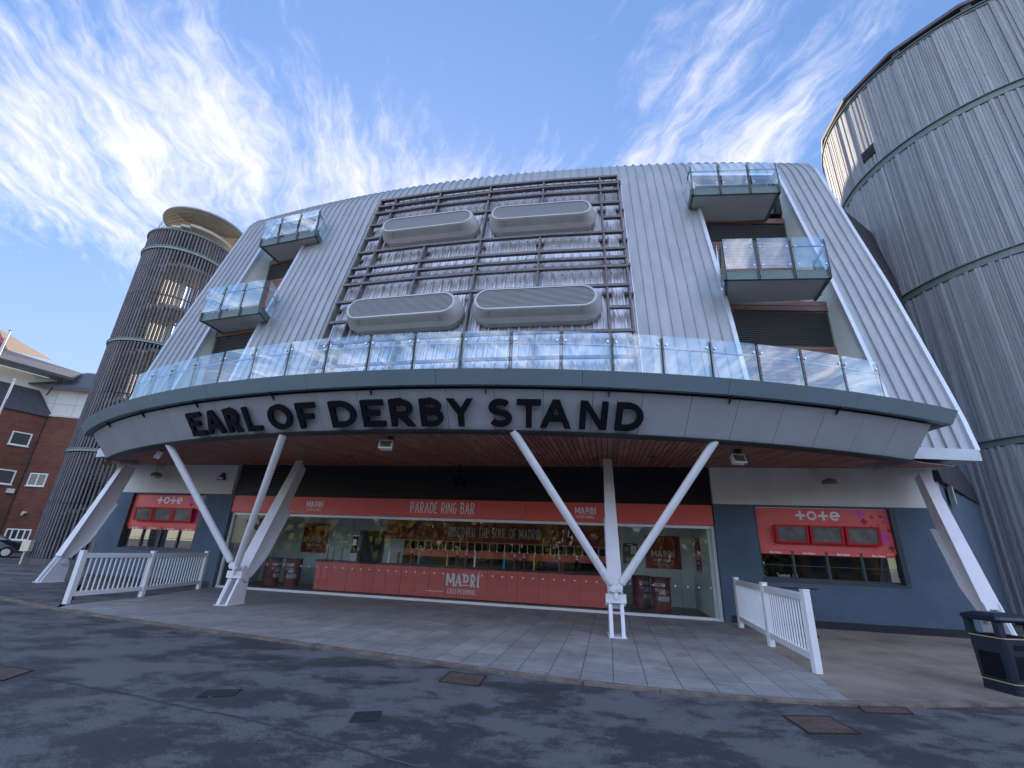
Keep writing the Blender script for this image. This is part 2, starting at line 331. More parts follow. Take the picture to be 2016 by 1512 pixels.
# ------------------------------------------------------------------ strokes font
def arc(cx, cy, rx, ry, a0, a1, n=14):
    return [(cx+rx*cos(radians(a0+(a1-a0)*i/n)), cy+ry*sin(radians(a0+(a1-a0)*i/n))) for i in range(n+1)]
def sq(pts): return pts
G = {
 'A': [[(0, 0), (.5, 1)], [(1, 0), (.5, 1)], [(.17, .30), (.83, .30)]],
 'B': [[(0, 0), (0, 1)], [(0, 1), (.5, 1)]+arc(.5, .765, .42, .235, 90, -90)+[(0, .53)], [(0, .53), (.55, .53)]+arc(.55, .265, .45, .265, 90, -90)+[(0, 0)]],
 'C': [arc(.52, .5, .52, .5, 48, 312, 24)],
 'D': [[(0, 0), (0, 1)], [(0, 1), (.38, 1)]+arc(.38, .5, .62, .5, 90, -90, 22)+[(0, 0)]],
 'E': [[(0, 0), (0, 1)], [(0, 1), (1, 1)], [(0, .52), (.88, .52)], [(0, 0), (1, 0)]],
 'F': [[(0, 0), (0, 1)], [(0, 1), (1, 1)], [(0, .46), (.92, .46)]],
 'G': [arc(.5, .5, .5, .5, 45, 360, 24), [(1, .5), (1, .44)], [(.55, .46), (1, .46)]],
 'H': [[(0, 0), (0, 1)], [(1, 0), (1, 1)], [(0, .5), (1, .5)]],
 'I': [[(.5, 0), (.5, 1)]],
 'L': [[(0, 0), (0, 1)], [(0, 0), (1, 0)]],
 'M': [[(0, 0), (0, 1)], [(1, 0), (1, 1)], [(0, 1), (.5, .2)], [(1, 1), (.5, .2)]],
 'N': [[(0, 0), (0, 1)], [(1, 0), (1, 1)], [(0, 1), (1, 0)]],
 'O': [arc(.5, .5, .5, .5, 0, 360, 32)],
 'P': [[(0, 0), (0, 1)], [(0, 1), (.5, 1)]+arc(.5, .72, .5, .28, 90, -90)+[(0, .44)]],
 'R': [[(0, 0), (0, 1)], [(0, 1), (.45, 1)]+arc(.45, .71, .48, .29, 90, -90)+[(0, .42)], [(.42, .42), (1, 0)]],
 'S': [arc(.5, .76, .46, .24, 30, 265, 16)+arc(.5, .26, .5, .26, 85, -150, 16)],
 'T': [[(0, 1), (1, 1)], [(.5, 0), (.5, 1)]],
 'U': [[(0, 1), (0, .3)]+arc(.5, .3, .5, .3, 180, 360, 14)+[(1, 1)]],
 'V': [[(0, 1), (.5, 0)], [(1, 1), (.5, 0)]],
 'X': [[(0, 1), (1, 0)], [(1, 1), (0, 0)]],
 'Y': [[(0, 1), (.5, .45)], [(1, 1), (.5, .45)], [(.5, .5), (.5, 0)]],
 '+': [[(0, .5), (1, .5)], [(.5, 0), (.5, 1)]],
 'e': [arc(.5, .5, .5, .5, 0, 318, 24), [(0.05, .5), (1, .5)]],
 '-': [[(0, .5), (1, .5)]],
}
WID = {'I': .0, 'E': .82, 'F': .78, 'L': .78, 'M': 1.25, 'T': 1.0, 'O': 1.15, 'A': 1.15, 'N': 1.1, 'S': .9}
def strip(pts, t, w, h, closed=False):
    """offset outline of a centre line; returns list of quads (2D)"""
    P = [(t/2+x*(w-t), t/2+y*(h-t)) for x, y in pts]; n = len(P); L_ = []; R_ = []
    closed = closed or (abs(P[0][0]-P[-1][0]) < 1e-6 and abs(P[0][1]-P[-1][1]) < 1e-6 and n > 6)
    for i in range(n):
        if closed: a = P[i-1] if i > 0 else P[-2]; b = P[i+1] if i < n-1 else P[1]
        else: a = P[max(0, i-1)]; b = P[min(n-1, i+1)]
        dx, dy = b[0]-a[0], b[1]-a[1]; l = sqrt(dx*dx+dy*dy) or 1; dx /= l; dy /= l
        k = t/2
        if not closed and 0 < i < n-1:
            d1 = (P[i][0]-a[0], P[i][1]-a[1]); d2 = (b[0]-P[i][0], b[1]-P[i][1]); l1 = sqrt(d1[0]**2+d1[1]**2) or 1; l2 = sqrt(d2[0]**2+d2[1]**2) or 1
            c = (d1[0]*d2[0]+d1[1]*d2[1])/l1/l2; k = t/2/max(.5, sqrt((1+c)/2))
        x, y = P[i]; ox, oy = -dy*k, dx*k
        if not closed and i in (0, n-1):
            if abs(dy) > .45 and pts[i][1] in (0, 1):
                y = 0 if pts[i][1] == 0 else h; ox, oy = -(t/2)/abs(dy)*(1 if dy > 0 else -1), 0
                xa, xb = min(w, max(0, x+ox)), min(w, max(0, x-ox)); L_.append((xa, y)); R_.append((xb, y)); continue
            elif abs(dx) > .8 and pts[i][0] in (0, 1): x = 0 if pts[i][0] == 0 else w
        L_.append((x+ox, y+oy)); R_.append((x-ox, y-oy))
    return L_, R_
def glyph(mb, ch, fr, x0, y0, w, h, t, d, base=0.0, step=.0012):
    """fr(x, out, y) maps letter space to the world; extruded by d"""
    for si, st in enumerate(G[ch]):
        L_, R_ = strip(st, t, w, h); d1 = base+d+step*si; n = len(L_)
        for i in range(n-1):
            a, b, c, e = R_[i], R_[i+1], L_[i+1], L_[i]
            f = lambda p, o: fr(x0+p[0], o, y0+p[1])
            mb.quad(f(a, d1), f(b, d1), f(c, d1), f(e, d1)); mb.quad(f(a, base), f(b, base), f(b, d1), f(a, d1)); mb.quad(f(c, base), f(e, base), f(e, d1), f(c, d1))
        for i in (0, n-1): mb.quad(f(R_[i], base), f(L_[i], base), f(L_[i], d1), f(R_[i], d1))
def text(mb, s, fr, x0, y0, h, cw, t, gap, d=.006, base=0.0, width=None):
    """condensed upper-case line; returns its width"""
    ws = [cw*(WID.get(c, 1) if c != 'I' else 0)+(t if c == 'I' else 0) if c != ' ' else cw*.55 for c in s]
    tot = sum(ws)+gap*(len(s)-1); k = (width/tot) if width else 1; x = x0
    for c, w in zip(s, ws):
        if c != ' ':
            if c == 'I': mb.box(lambda a, b, e: fr(a, b, e), x, x+w*k, base, base+d, y0, y0+h)
            else: glyph(mb, c, fr, x, y0, w*k, h, t, d, base)
        x += (w+gap)*k
    return tot*k
def madri(mb, fr, x, y, w, h, d=.006, sub=True, base=0.0):
    """the MADRI word mark with its raised, underlined D and accent, and EXCEPCIONAL below"""
    yb = y+(h*.34 if sub else 0); H = h-(yb-y) ; H1 = H*.86; t = w*.055; cw = w*.235
    text(mb, 'M', fr, x, yb, H1, cw/1.25*1.1, t, 0, d, base); text(mb, 'A', fr, x+w*.27, yb, H1, cw*.78, t, 0, d, base)
    text(mb, 'D', fr, x+w*.52, yb+H1*.30, H1*.70, cw*.72, t, 0, d, base); mb.box(fr, x+w*.50, x+w*.70, base, base+d, yb+H1*.08, yb+H1*.16)
    text(mb, 'R', fr, x+w*.74, yb, H1, cw*.66, t, 0, d, base); mb.box(fr, x+w*.945, x+w, base, base+d, yb, yb+H1)
    mb.hexa([fr(x+w*.95, base, yb+H1*1.05), fr(x+w*.98, base, yb+H1*1.05), fr(x+w*.98, base+d, yb+H1*1.05), fr(x+w*.95, base+d, yb+H1*1.05), fr(x+w*.99, base, yb+H1*1.16), fr(x+w*1.04, base, yb+H1*1.16), fr(x+w*1.04, base+d, yb+H1*1.16), fr(x+w*.99, base+d, yb+H1*1.16)])
    if sub: text(mb, 'EXCEPCIONAL', fr, x+w*.06, y, h*.22, w*.06, w*.017, w*.022, d, base, width=w*.86)

# ------------------------------------------------------------------ ground
KERB = [(-60, 36), (-26, 20), (-17.5, 15.6), (-12.66, 12.9), (-11.27, 12.15), (-9.6, 11.33), (-8.0, 10.66), (-6.48, 10.07), (-5.09, 9.54), (-3.75, 9.02), (-2.34, 8.46), (-1.02, 7.93), (.12, 7.47), (1.13, 7.12), (2.08, 6.89), (2.69, 6.78), (3.29, 6.70), (3.9, 6.66), (4.43, 6.67), (5.27, 6.75), (6.96, 7.02), (9, 7.5), (12, 8.4), (20, 11.5), (60, 30)]
mb = MB(); mb.quad(*[Vector(p) for p in ((-400, -400, 0), (400, -400, 0), (400, 400, 0), (-400, 400, 0))]); struct('road', mb, ASPH)
def strip_between(lo, hi, z, name, m):
    b = MB()
    b.poly([Vector((x, y, z)) for x, y in lo]+[Vector((x, y, z)) for x, y in hi[::-1]])
    return struct(name, b, m)
wl0 = lambda u: tuple(Wf(u, 0, 0))[:2]
kp = [p for p in KERB if -10.2 < p[0] < 4.5]; kp = [(-9.98, 11.5)]+kp
strip_between(kp, [(-10.32, 12.18), (-10.11, 14.23), (-10.35, 17.2), (-10.4, 18.2), (6.1, 14.6), (6.14, 13.9), (6.05, 13.22), (5.45, 10.51), (4.90, 8.2)], .016, 'paving', PAVE)
kr = [(4.43, 6.67)]+[p for p in KERB if 5 < p[0] < 30]+[(30, 15.5)]
strip_between(kr, [(4.90, 8.2), (5.45, 10.51), (6.05, 13.22), (6.14, 14.4), (13, 13.2), (30, 24)], .012, 'path', BROWNP)
strip_between([p for p in KERB if p[0] < -9.5]+[(-9.98, 11.5)], [(-60, 60), (-24, 40), (-16, 19.3), (-10.4, 18.2), (-10.35, 17.2), (-10.11, 14.23), (-10.32, 12.18)], .008, 'pavement', ASPH)
mb = MB(); seam = [(-6.2, 6.6), (-4.93, 6.17), (-4.1, 5.9), (-3.2, 5.55), (-2.1, 5.15), (-1.0, 4.6), (.4, 3.9), (2.2, 3.2)]; rs = random.Random(3)
pts = []
for i in range(len(seam)-1):
    for j in range(10): p = Vector(seam[i]).lerp(Vector(seam[i+1]), j/10); pts.append(p+Vector((rs.gauss(0, .006), rs.gauss(0, .010))))
for p, q in zip(pts[:-1], pts[1:]): mb.quad(Vector((p.x, p.y-.02, .004)), Vector((q.x, q.y-.02, .004)), Vector((q.x, q.y+.02, .004)), Vector((p.x, p.y+.02, .004)))
struct('road_seam', mb, mat('worn_seam', (.042, .042, .045), .85, c2=(.085, .085, .088), vscale=5))
mb = MB(); KW = .085
for i in range(len(KERB)-1):
    p, q = Vector(KERB[i]), Vector(KERB[i+1]); L_ = (q-p).length
    if p.x > 30 or p.x < -30: n = 1
    else: n = max(1, round(L_/.9))
    nrm = Vector(((p-q).y, (q-p).x)).normalized()*KW
    for j in range(n):
        a = p+(q-p)*(j/n+.004); b = p+(q-p)*((j+1)/n-.004)
        mb.slab([a-nrm, b-nrm, b+nrm, a+nrm], -.05, .026+.004*random.random())
struct('kerb', mb, KERBM)
def cover(pts, label, m=IRON, ribs=True, cat='manhole cover', nm='manhole_cover', grp=None):
    b = MB(); z0 = .005; c = [Vector((*p, 0)) for p in pts]; t = thing(nm, label, cat, grp)
    b.slab(pts, .001, z0+.003); build('cover_plate', b, COVERM if ribs else m, t)
    if ribs:
        f = MB()
        for i in range(4):
            p, q = c[i], c[(i+1) % 4]; ctr = sum(c, Vector())/4; pi_, qi = p+(ctr-p)*.07, q+(ctr-q)*.07
            f.slab([p.xy, q.xy, qi.xy, pi_.xy], .003, z0+.006)
        build('rim', f, PATCH, t)
    return t
cover([(-.70, 7.43), (-.17, 7.28), (-.25, 6.74), (-.78, 6.88)], 'rusty brown square manhole cover in the road, nearest the middle of the kerb')
cover([(3.2, 6.08), (3.77, 6.14), (3.73, 5.58), (3.16, 5.53)], 'large rusty ribbed manhole cover in the road, nearest the bottom right')
cover([(4.41, 6.58), (5.03, 6.62), (4.92, 6.36), (4.32, 6.33)], 'long dark red drain cover touching the kerb by the brown path')
cover([(-6.31, 6.75), (-5.73, 6.60), (-5.62, 6.12), (-6.2, 6.22)], 'pale pinkish worn manhole cover at the left edge of the road')
cover([(-1.46, 5.59), (-1.20, 5.66), (-1.17, 5.38), (-1.43, 5.29)], 'small dark square tar patch in the road, in front of the glass bar', PATCH, False, 'road patch', 'road_patch')
cover([(-3.30, 6.10), (-2.95, 6.2), (-2.90, 5.95), (-3.25, 5.83)], 'thin dark tar patch in the road on the left, beyond the small square one', PATCH, False, 'road patch', 'road_patch')

rl = random.Random(5); mb = MB()
for i in range(150):
    if i % 3: k = rl.randrange(5, 20); p = Vector(KERB[k]).lerp(Vector(KERB[k+1]), rl.random())+Vector((rl.gauss(0, .12), rl.gauss(0, .15)-.05)); z = .03
    else: p = Vector((rl.uniform(-9, 8), rl.uniform(2.5, 11))); z = .03
    a = rl.random()*6.28; r = rl.uniform(.006, .020); e = Vector((cos(a)*r, sin(a)*r, 0)); f_ = Vector((-sin(a)*r*.6, cos(a)*r*.6, .004)); c = Vector((*p, z)); mb.quad(c-e, c-f_, c+e, c+f_)
lt = build('leaf_litter', mb, mat('dry_leaf', (.22, .14, .07), .8, var=.5, vscale=30)); lt['kind'] = 'stuff'; lt['label'] = 'tiny dry leaves and litter scattered along the kerb and road'; lt['category'] = 'litter'
# ------------------------------------------------------------------ the grandstand
GS = thing('grandstand', 'large curved silver grandstand with glass balcony, grey canopy and red ground floor bar', 'building')
# cladding shell
ROWS = [4.6, 4.9, 5.5, 6.6, 7.8, 9, 10.5, 11.9, 13.3, 14.2, 15, 16, 16.5, 16.7, 17.0, 17.3, 17.55, 17.75, 17.9, 18.05, 18.17, 18.25, 18.34, 18.41]
PROF = [(z, off(z)) for z in ROWS]+[(18.47, 5.4), (18.50, 6.5), (18.5, 9), (18.2, 20), (17.5, 36)]
def smooth_prof():                       # round the eaves
    p = PROF[:]
    for _ in range(2):
        for i in range(13, len(p)-6):
            p[i] = ((p[i-1][0]+2*p[i][0]+p[i+1][0])/4, (p[i-1][1]+2*p[i][1]+p[i+1][1])/4)
    return p
PROF = smooth_prof()
RECESS = [(-6.15, -2.42), (-26.5, -23.62)]; RTOP = 16.5
def clad(s0, s1, zlo, zhi, pitch, seam_h, seam_w, name, m, parent, full=True, back=0):
    b = MB(); n = max(1, round((s1-s0)/pitch)); dp = (s1-s0)/n
    cols = []
    for i in range(n):
        a = s0+i*dp; cols += [(a, 0), (a+.004, seam_h), (a+seam_w, seam_h), (a+seam_w+.004, 0)]
    cols.append((s1, 0)); rows = [p for p in PROF if zlo-1e-6 <= p[0] <= zhi+1e-6 or (full and p[1] > 5)]
    if rows[0][0] > zlo+1e-3: rows = [(zlo, off(zlo))]+rows
    idx = []
    for z, o in rows:
        r = []
        for s_, h_ in cols:
            sl = 1.0; P = Sr(s_, R0-o+h_*(1 if z < 17 else .75)-back, z+(h_ if z > 17 else 0)*.9); b.v.append(P); r.append(len(b.v)-1)
        idx.append(r)
    for j in range(len(rows)-1):
        for i in range(len(cols)-1): b.f.append((idx[j][i], idx[j][i+1], idx[j+1][i+1], idx[j+1][i])); b.t.append(0)
    return build(name, b, m, parent, normals=False)
SL, SR = -28.75, -.70
MIDL, MIDR = -20.15, -9.05
clad(SL, RECESS[1][0], 4.6, 99, .36, .055, .028, 'metal_cladding', A, GS)
clad(RECESS[1][1], MIDL, 4.6, 99, .36, .055, .028, 'metal_cladding', A, GS)
clad(MIDR, RECESS[0][0], 4.6, 99, .36, .055, .028, 'metal_cladding', A, GS)
clad(RECESS[0][1], SR, 4.6, 99, .36, .055, .028, 'metal_cladding', A, GS)
for a, c in RECESS: clad(a, c, RTOP, 99, .36, .055, .028, 'metal_cladding', A, GS)
clad(MIDL, MIDR, 16.4, 99, .36, .055, .028, 'metal_cladding', A, GS)
cw = clad(MIDL, MIDR, 4.6, 16.4, .115, .035, .045, 'corrugated_panel', WEATH, GS, full=False, back=.03)
cw['label'] = 'stained translucent corrugated cladding behind the vents'
# broad ribs of the same panel
mb = MB(); n = 32
for i in range(n+1):
    s_ = MIDL+(MIDR-MIDL)*i/n
    for j in range(len(ROWS)-1):
        if ROWS[j+1] > 16.45: break
        mb.box(Sf, s_-.018, s_+.018, -.03, .075, ROWS[j], ROWS[j+1])
build('panel_rib', mb, WEATH, GS)
# shell edge flashings, end walls, bottom beam
for s0, s1 in ((SR, SR+.13), (SL-.13, SL)):
    mb = MB()
    for j in range(len(PROF)-3):
        (z, o), (z2, o2) = PROF[j], PROF[j+1]
        q = [Sr(s0, R0-o+.07, z+(.06 if z > 17 else 0)), Sr(s1, R0-o+.07, z+(.06 if z > 17 else 0)), Sr(s1, R0-o2+.07, z2+(.06 if z2 > 17 else 0)), Sr(s0, R0-o2+.07, z2+(.06 if z2 > 17 else 0))]
        k = [Sr(s0, R0-o-.1, z-.1), Sr(s1, R0-o-.1, z-.1), Sr(s1, R0-o2-.1, z2-.1), Sr(s0, R0-o2-.1, z2-.1)]
        mb.quad(*q); mb.quad(q[0], k[0], k[3], q[3]); mb.quad(q[1], q[2], k[2], k[1])
    build('edge_flashing', mb, TRIM, GS)
mb = MB()
for s_ in (SL-.14, SR+.14):
    for j in range(len(PROF)-1):
        (z, o), (z2, o2) = PROF[j], PROF[j+1]
        mb.quad(Sr(s_, R0-o-.12, z), Sr(s_, R0-38, z), Sr(s_, R0-38, z2), Sr(s_, R0-o2-.12, z2)) if z2 >= z else None
mb.quad(Sr(SL, R0-36, 0), Sr(SR, R0-36, 0), Sr(SR, R0-36, 17.5), Sr(SL, R0-36, 17.5))
build('end_wall', mb, RENDERB, GS)
mb = MB(); n = 12
for q0, q1 in ((SL-.05, -26.5), (-3.2, SR+.02)):
    mb = MB(); mb.box(lambda s, o, z: Sr(s, R0+o, z), q0, q1, -1.3, .10, 4.30, 4.60, na=4)
    build('edge_beam', mb, mat('pale_beam', (.50, .53, .58), .4, .2, var=.08), GS)
mb = MB(); mb.box(lambda s, o, z: Sr(s, R0+o, z), SL+1, SR-1, -38, -18.5, 16, 32, na=8)
build('rear_shade_block', mb, A, GS)  # unseen block added behind the ridge to keep sun off the right tower
# recess linings
def back_wall(s0, s1, q, z0, z1, parts):
    for z_a, z_b, kind in parts:
        b = MB()
        if kind == 'louvre':
            n = int((z_b-z_a)/.075)
            for i in range(n):
                z = z_a+(z_b-z_a)*i/n; dz = (z_b-z_a)/n
                b.hexa([Sr(s0, R0-q+.01, z), Sr(s1, R0-q+.01, z), Sr(s1, R0-q-.06, z+dz*.4), Sr(s0, R0-q-.06, z+dz*.4), Sr(s0, R0-q+.02, z+.012), Sr(s1, R0-q+.02, z+.012), Sr(s1, R0-q-.05, z+dz*.4+.012), Sr(s0, R0-q-.05, z+dz*.4+.012)])
            b.quad(Sr(s0, R0-q-.07, z_a), Sr(s1, R0-q-.07, z_a), Sr(s1, R0-q-.07, z_b), Sr(s0, R0-q-.07, z_b))
            build('louvre', b, LOUVG, GS)
        elif kind == 'timber':
            n = max(1, int((z_b-z_a)/.13))
            for i in range(n):
                z = z_a+(z_b-z_a)*i/n; dz = (z_b-z_a)/n
                b.box(lambda s, o, zz_: Sr(s, R0-q+o, zz_), s0, s1, -.02, .035, z, z+dz*.9)
            b.quad(Sr(s0, R0-q-.03, z_a), Sr(s1, R0-q-.03, z_a), Sr(s1, R0-q-.03, z_b), Sr(s0, R0-q-.03, z_b))
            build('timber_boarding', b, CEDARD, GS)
        else:
            b.box(lambda s, o, zz_: Sr(s, R0-q+o, zz_), s0, s1, -.05, 0, z_a, z_b); build('back_panel', b, GLD, GS)
for (s0, s1), qu, ql in ((RECESS[0], 3.0, 1.75), (RECESS[1], 3.0, 1.45)):
    back_wall(s0, s1, qu, 10, 16.5, [(10.0, 13.35, 'timber'), (13.37, 14.23, 'louvre'), (14.25, 14.5, 'timber'), (14.75, 16.5, 'pane')])
    back_wall(s0, s1, ql, 4.6, 10, [(4.6, 8.3, 'timber'), (8.32, 9.6, 'louvre'), (9.62, 10.0, 'timber')])
    b = MB(); b.quad(Sr(s0, R0-ql-.1, 10.02), Sr(s1, R0-ql-.1, 10.02), Sr(s1, R0-qu-.1, 10.02), Sr(s0, R0-qu-.1, 10.02)); build('recess_floor', b, SOFF, GS); b = MB()
    b.quad(Sr(s0, R0-off(RTOP)+.02, RTOP), Sr(s1, R0-off(RTOP)+.02, RTOP), Sr(s1, R0-qu-.4, RTOP), Sr(s0, R0-qu-.4, RTOP)); build('recess_soffit', b, SOFF, GS)
    b = MB(); zs = [4.4+i*(RTOP-4.4)/16 for i in range(17)]
    for s_ in (s0, s1):
        for i in range(16):
            q_ = ql if zs[i+1] < 10.0 else qu
            if R0-off(zs[i+1])-(R0-q_) > 0: b.quad(Sr(s_, R0-off(zs[i])+.02, zs[i]), Sr(s_, R0-q_-.08, zs[i]), Sr(s_, R0-q_-.08, zs[i+1]), Sr(s_, R0-off(zs[i+1])+.02, zs[i+1]))
    build('reveal', b, mat('reveal_panel', (.62, .67, .65), .6, var=.05), GS)
    b = MB()
    for s_, w in ((s0, -.04), (s1, -.09)):
        for i in range(16): b.box(Sf, s_+w, s_+w+.13, -.05, .085, zs[i], zs[i+1])
    b.box(Sf, s0, s1, -.05, .085, RTOP-.02, RTOP+.12); build('opening_trim', b, TRIM, GS)

# lattice frame in front of the corrugated panel
VS = [(-19.98, 4.4, 16.3), (-19.2, 4.4, 16.3), (-17.0, 14.5, 16.3), (-17.0, 10.1, 12.8), (-14.67, 4.4, 16.3), (-12.33, 14.5, 16.3), (-12.33, 10.1, 12.8), (-12.33, 4.4, 8.2), (-17.0, 4.4, 8.2), (-9.95, 4.4, 16.3), (-9.22, 4.4, 16.3)]
HS = [(16.3, MIDL+.15, -9.2), (15.83, MIDL+.15, -9.2), (15.35, MIDL+.15, -9.2), (14.55, -20, -9.2), (12.82, -20, -9.2), (11.9, -20, -9.2), (11.45, -20, -9.2), (11.0, -20, -9.2), (10.1, -20, -9.2), (8.2, -20, -9.2), (7.22, -20, -9.2), (5.6, -20, -9.2),
      (13.67, -9.9, -9.25), (13.67, -19.9, -19.25), (9.14, -9.9, -9.25), (9.14, -19.9, -19.25)]
for s_, z0, z1 in VS:
    mb = MB(); n = max(1, round((z1-z0)/1.5)); mb.box(Sf, s_-.035, s_+.035, .10, .36, z0, z1, nc=n); build('lattice_post', mb, RUST, GS)
for k, (z, a, c) in enumerate(HS):
    mb = MB(); n = max(1, round((c-a)/3)); e = .004*(k % 3)
    mb.box(Sf, a, c, .17+e, .375+e, z-.012, z+.012, na=n); mb.box(Sf, a, c, .365+e, .385+e, z-.075, z+.035, na=n); build('lattice_rail', mb, RUST, GS)
for s_, zl_ in [(q, (16.05, 14.3, 12.55, 11.22, 9.85, 7.95)) for q in (-19.98, -19.2, -14.67, -9.95, -9.22)]+[(q, (12.55, 11.22, 16.05)) for q in (-17.0, -12.33)]:
    for z in zl_: mb = MB(); mb.box(Sf, s_-.16, s_+.16, .02, .15, z-.05, z+.05); build('fixing_bracket', mb, RUST, GS)
mb = MB()
for a, c, z0, z1 in ((-19.2, -17, 12.8, 11.9), (-17, -14.67, 12.8, 11.9), (-14.67, -12.33, 12.8, 11.9), (-12.33, -9.95, 12.8, 11.9), (-19.2, -17, 11, 10.1), (-17, -14.67, 11, 10.1), (-14.67, -12.33, 11, 10.1), (-12.33, -9.95, 11, 10.1), (-19.2, -17, 16.3, 15.35), (-17, -14.67, 16.3, 15.35), (-14.67, -12.33, 16.3, 15.35), (-12.33, -9.95, 16.3, 15.35)):
    m_ = (a+c)/2; mb.tube(Sf(a, .2, z1), Sf(m_, .2, z0), .008, 5); mb.tube(Sf(m_, .2, z0), Sf(c, .2, z1), .008, 5)
build('tie_rod', mb, TRIM, GS)

# four ventilation cowls
VENTM = mat('vent_metal', (.46, .47, .47), .45, .15, var=.12, vscale=1.5)
def stad(hl, hh, n=14):
    st = hl-hh*1.05; p = []
    for i in range(n+1): a = -pi/2+pi*i/n; p.append((st+hh*1.05*cos(a), hh*sin(a)))
    for i in range(n+1): a = pi/2+pi*i/n; p.append((-st+hh*1.05*cos(a), hh*sin(a)))
    return p
def cowl(sc, zc, hl, hh):
    rings = [(hl+.18, hh+.16, .02, -.16), (hl+.22, hh+.16, .30, -.14), (hl+.17, hh+.10, .48, -.07), (hl+.05, hh+.04, .74, 0), (hl+.01, hh+.0, .80, 0), (hl-.05, hh-.05, .80, 0), (hl-.07, hh-.07, .72, 0)]
    b = MB(); idx = []
    for a, h, o, dz in rings:
        r = []
        for x, y in stad(a, h): b.v.append(Sf(sc+x, 0, zc)+ (Sf(sc+x, o, zc)-Sf(sc+x, 0, zc)) + Vector((0, (y+dz)*.26, (y+dz)))); r.append(len(b.v)-1)
        idx.append(r)
    n = len(idx[0])
    for j in range(len(rings)-1):
        for i in range(n): b.f.append((idx[j][i], idx[j][(i+1) % n], idx[j+1][(i+1) % n], idx[j+1][i])); b.t.append(0)
    c = build('vent_cowl', b, VENTM, GS, smooth=False)
    g = MB(); hh2 = hh-.06; hl2 = hl-.06
    def P(x, o, y): return Sf(sc+x, o, zc)+Vector((0, y*.26, y))
    m_ = 15
    for i in range(m_):
        y = -hh2+2*hh2*(i+.5)/m_; w = hl2-hh2*1.05+hh2*1.05*sqrt(max(0, 1-(y/hh2)**2))
        g.hexa([P(-w, .66, y-.012), P(w, .66, y-.012), P(w, .775, y-.016), P(-w, .775, y-.016), P(-w, .66, y-.002), P(w, .66, y-.002), P(w, .775, y+.008), P(-w, .775, y+.008)])
    build('grille', g, mat('grille_metal', (.33, .34, .35), .5, .2), c)
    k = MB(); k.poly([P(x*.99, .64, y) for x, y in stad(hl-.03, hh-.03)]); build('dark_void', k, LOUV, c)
    for sg in (-1, 1):
        j = MB(); x = sg*(hl-.5); j.tube(P(x, .50, -hh-.19), P(x, .76, -hh-.045), .006, 5); build('panel_joint', j, RUST, c)
for sc in (-17.0, -12.33): cowl(sc, 9.37, 1.98, .45); cowl(sc, 13.87, 1.92, .40)

# recess balconies
def balcony(pf, zs_, gh, label):
    """pf: front-left, front-right, back-right, back-left"""
    z = zs_; B = thing('b', 'x', 'x'); B.name = 'balcony'; del B['label']; del B['category']; B.parent = GS
    P = [Vector((*p, 0)) for p in pf]; m = MB(); ins = lambda p, k: [p[i]+(sum(p, Vector())/4-p[i])*k for i in range(4)]
    m.slab([p.xy for p in ins(P, .03)], z-.01, z+.2); build('slab', m, SOFF, B)
    m = MB(); ed = [(P[0], P[1]), (P[1], P[2]), (P[3], P[0])]
    for a, b_ in ed:
        d = (b_-a).normalized(); nrm = Vector((d.y, -d.x, 0))
        for z0, z1, w in ((z-.05, z-.02, .09), (z+.22, z+.25, .09), (z-.02, z+.22, .02)):
            m.slab([(a+nrm*.0).xy, (b_).xy, (b_-nrm*w).xy, (a-nrm*w).xy], z0, z1)
    build('edge_channel', m, GREEN, B)
    for ei, (a, b_) in enumerate(ed):
        d = (b_-a).normalized(); nrm = Vector((d.y, -d.x, 0)); L_ = (b_-a).length; n = 3 if ei == 0 else 1
        Lu = L_ if ei == 0 else min(L_, 1.1)
        if ei == 2: a, d = b_, -d
        for k in range(n+1):
            if ei and k == 0: continue
            c = a+d*(Lu*k/n)+nrm*.03; c = c+d*(.05 if k == 0 else -.05 if k == n else 0); m = MB()
            for dd in (-.022, .022): m.slab([(c+d*dd-d*.006-nrm*.03).xy, (c+d*dd+d*.006-nrm*.03).xy, (c+d*dd+d*.006+nrm*.03).xy, (c+d*dd-d*.006+nrm*.03).xy], z-.04, z+.25+gh)
            build('balustrade_post', m, GREEN, B)
        m = MB()
        for k in range(n):
            p, q = a+d*(Lu*k/n+.07), a+d*(Lu*(k+1)/n-.07)
            m.slab([(p+nrm*.075).xy, (q+nrm*.075).xy, (q+nrm*.085).xy, (p+nrm*.085).xy], z+.28, z+.25+gh+.06)
            g = build('glass_panel', m, GL, B); m = MB()
            for zq in (z+.40, z+gh-.02):
                for w in (p+d*.06, q-d*.06): m.tube(w+nrm*.06+Vector((0, 0, zq)), w+nrm*.10+Vector((0, 0, zq)), .022, 8)
            build('glass_fixing', m, CHROME, B); m = MB()
        m.tube(a+nrm*.0+Vector((0, 0, z+gh+.02)), a+d*Lu+Vector((0, 0, z+gh+.02)), .022, 8); build('handrail', m, GREEN, B)
    B['label'] = label
balcony([(6.34, 13.40), (9.48, 13.08), (9.78, 14.60), (6.72, 15.0)], 14.35, 1.02, 'upper right balcony with blue glass')
balcony([(6.39, 12.02), (9.49, 11.68), (9.86, 13.0), (7.08, 13.5)], 9.8, 1.08, 'lower right balcony with clear glass')
balcony([(-11.86, 17.72), (-8.85, 16.73), (-9.05, 18.5), (-11.5, 19.4)], 14.35, 1.02, 'upper left balcony')
balcony([(-12.55, 16.45), (-9.65, 15.50), (-9.9, 17.3), (-12.2, 17.95)], 9.8, 1.08, 'lower left balcony')

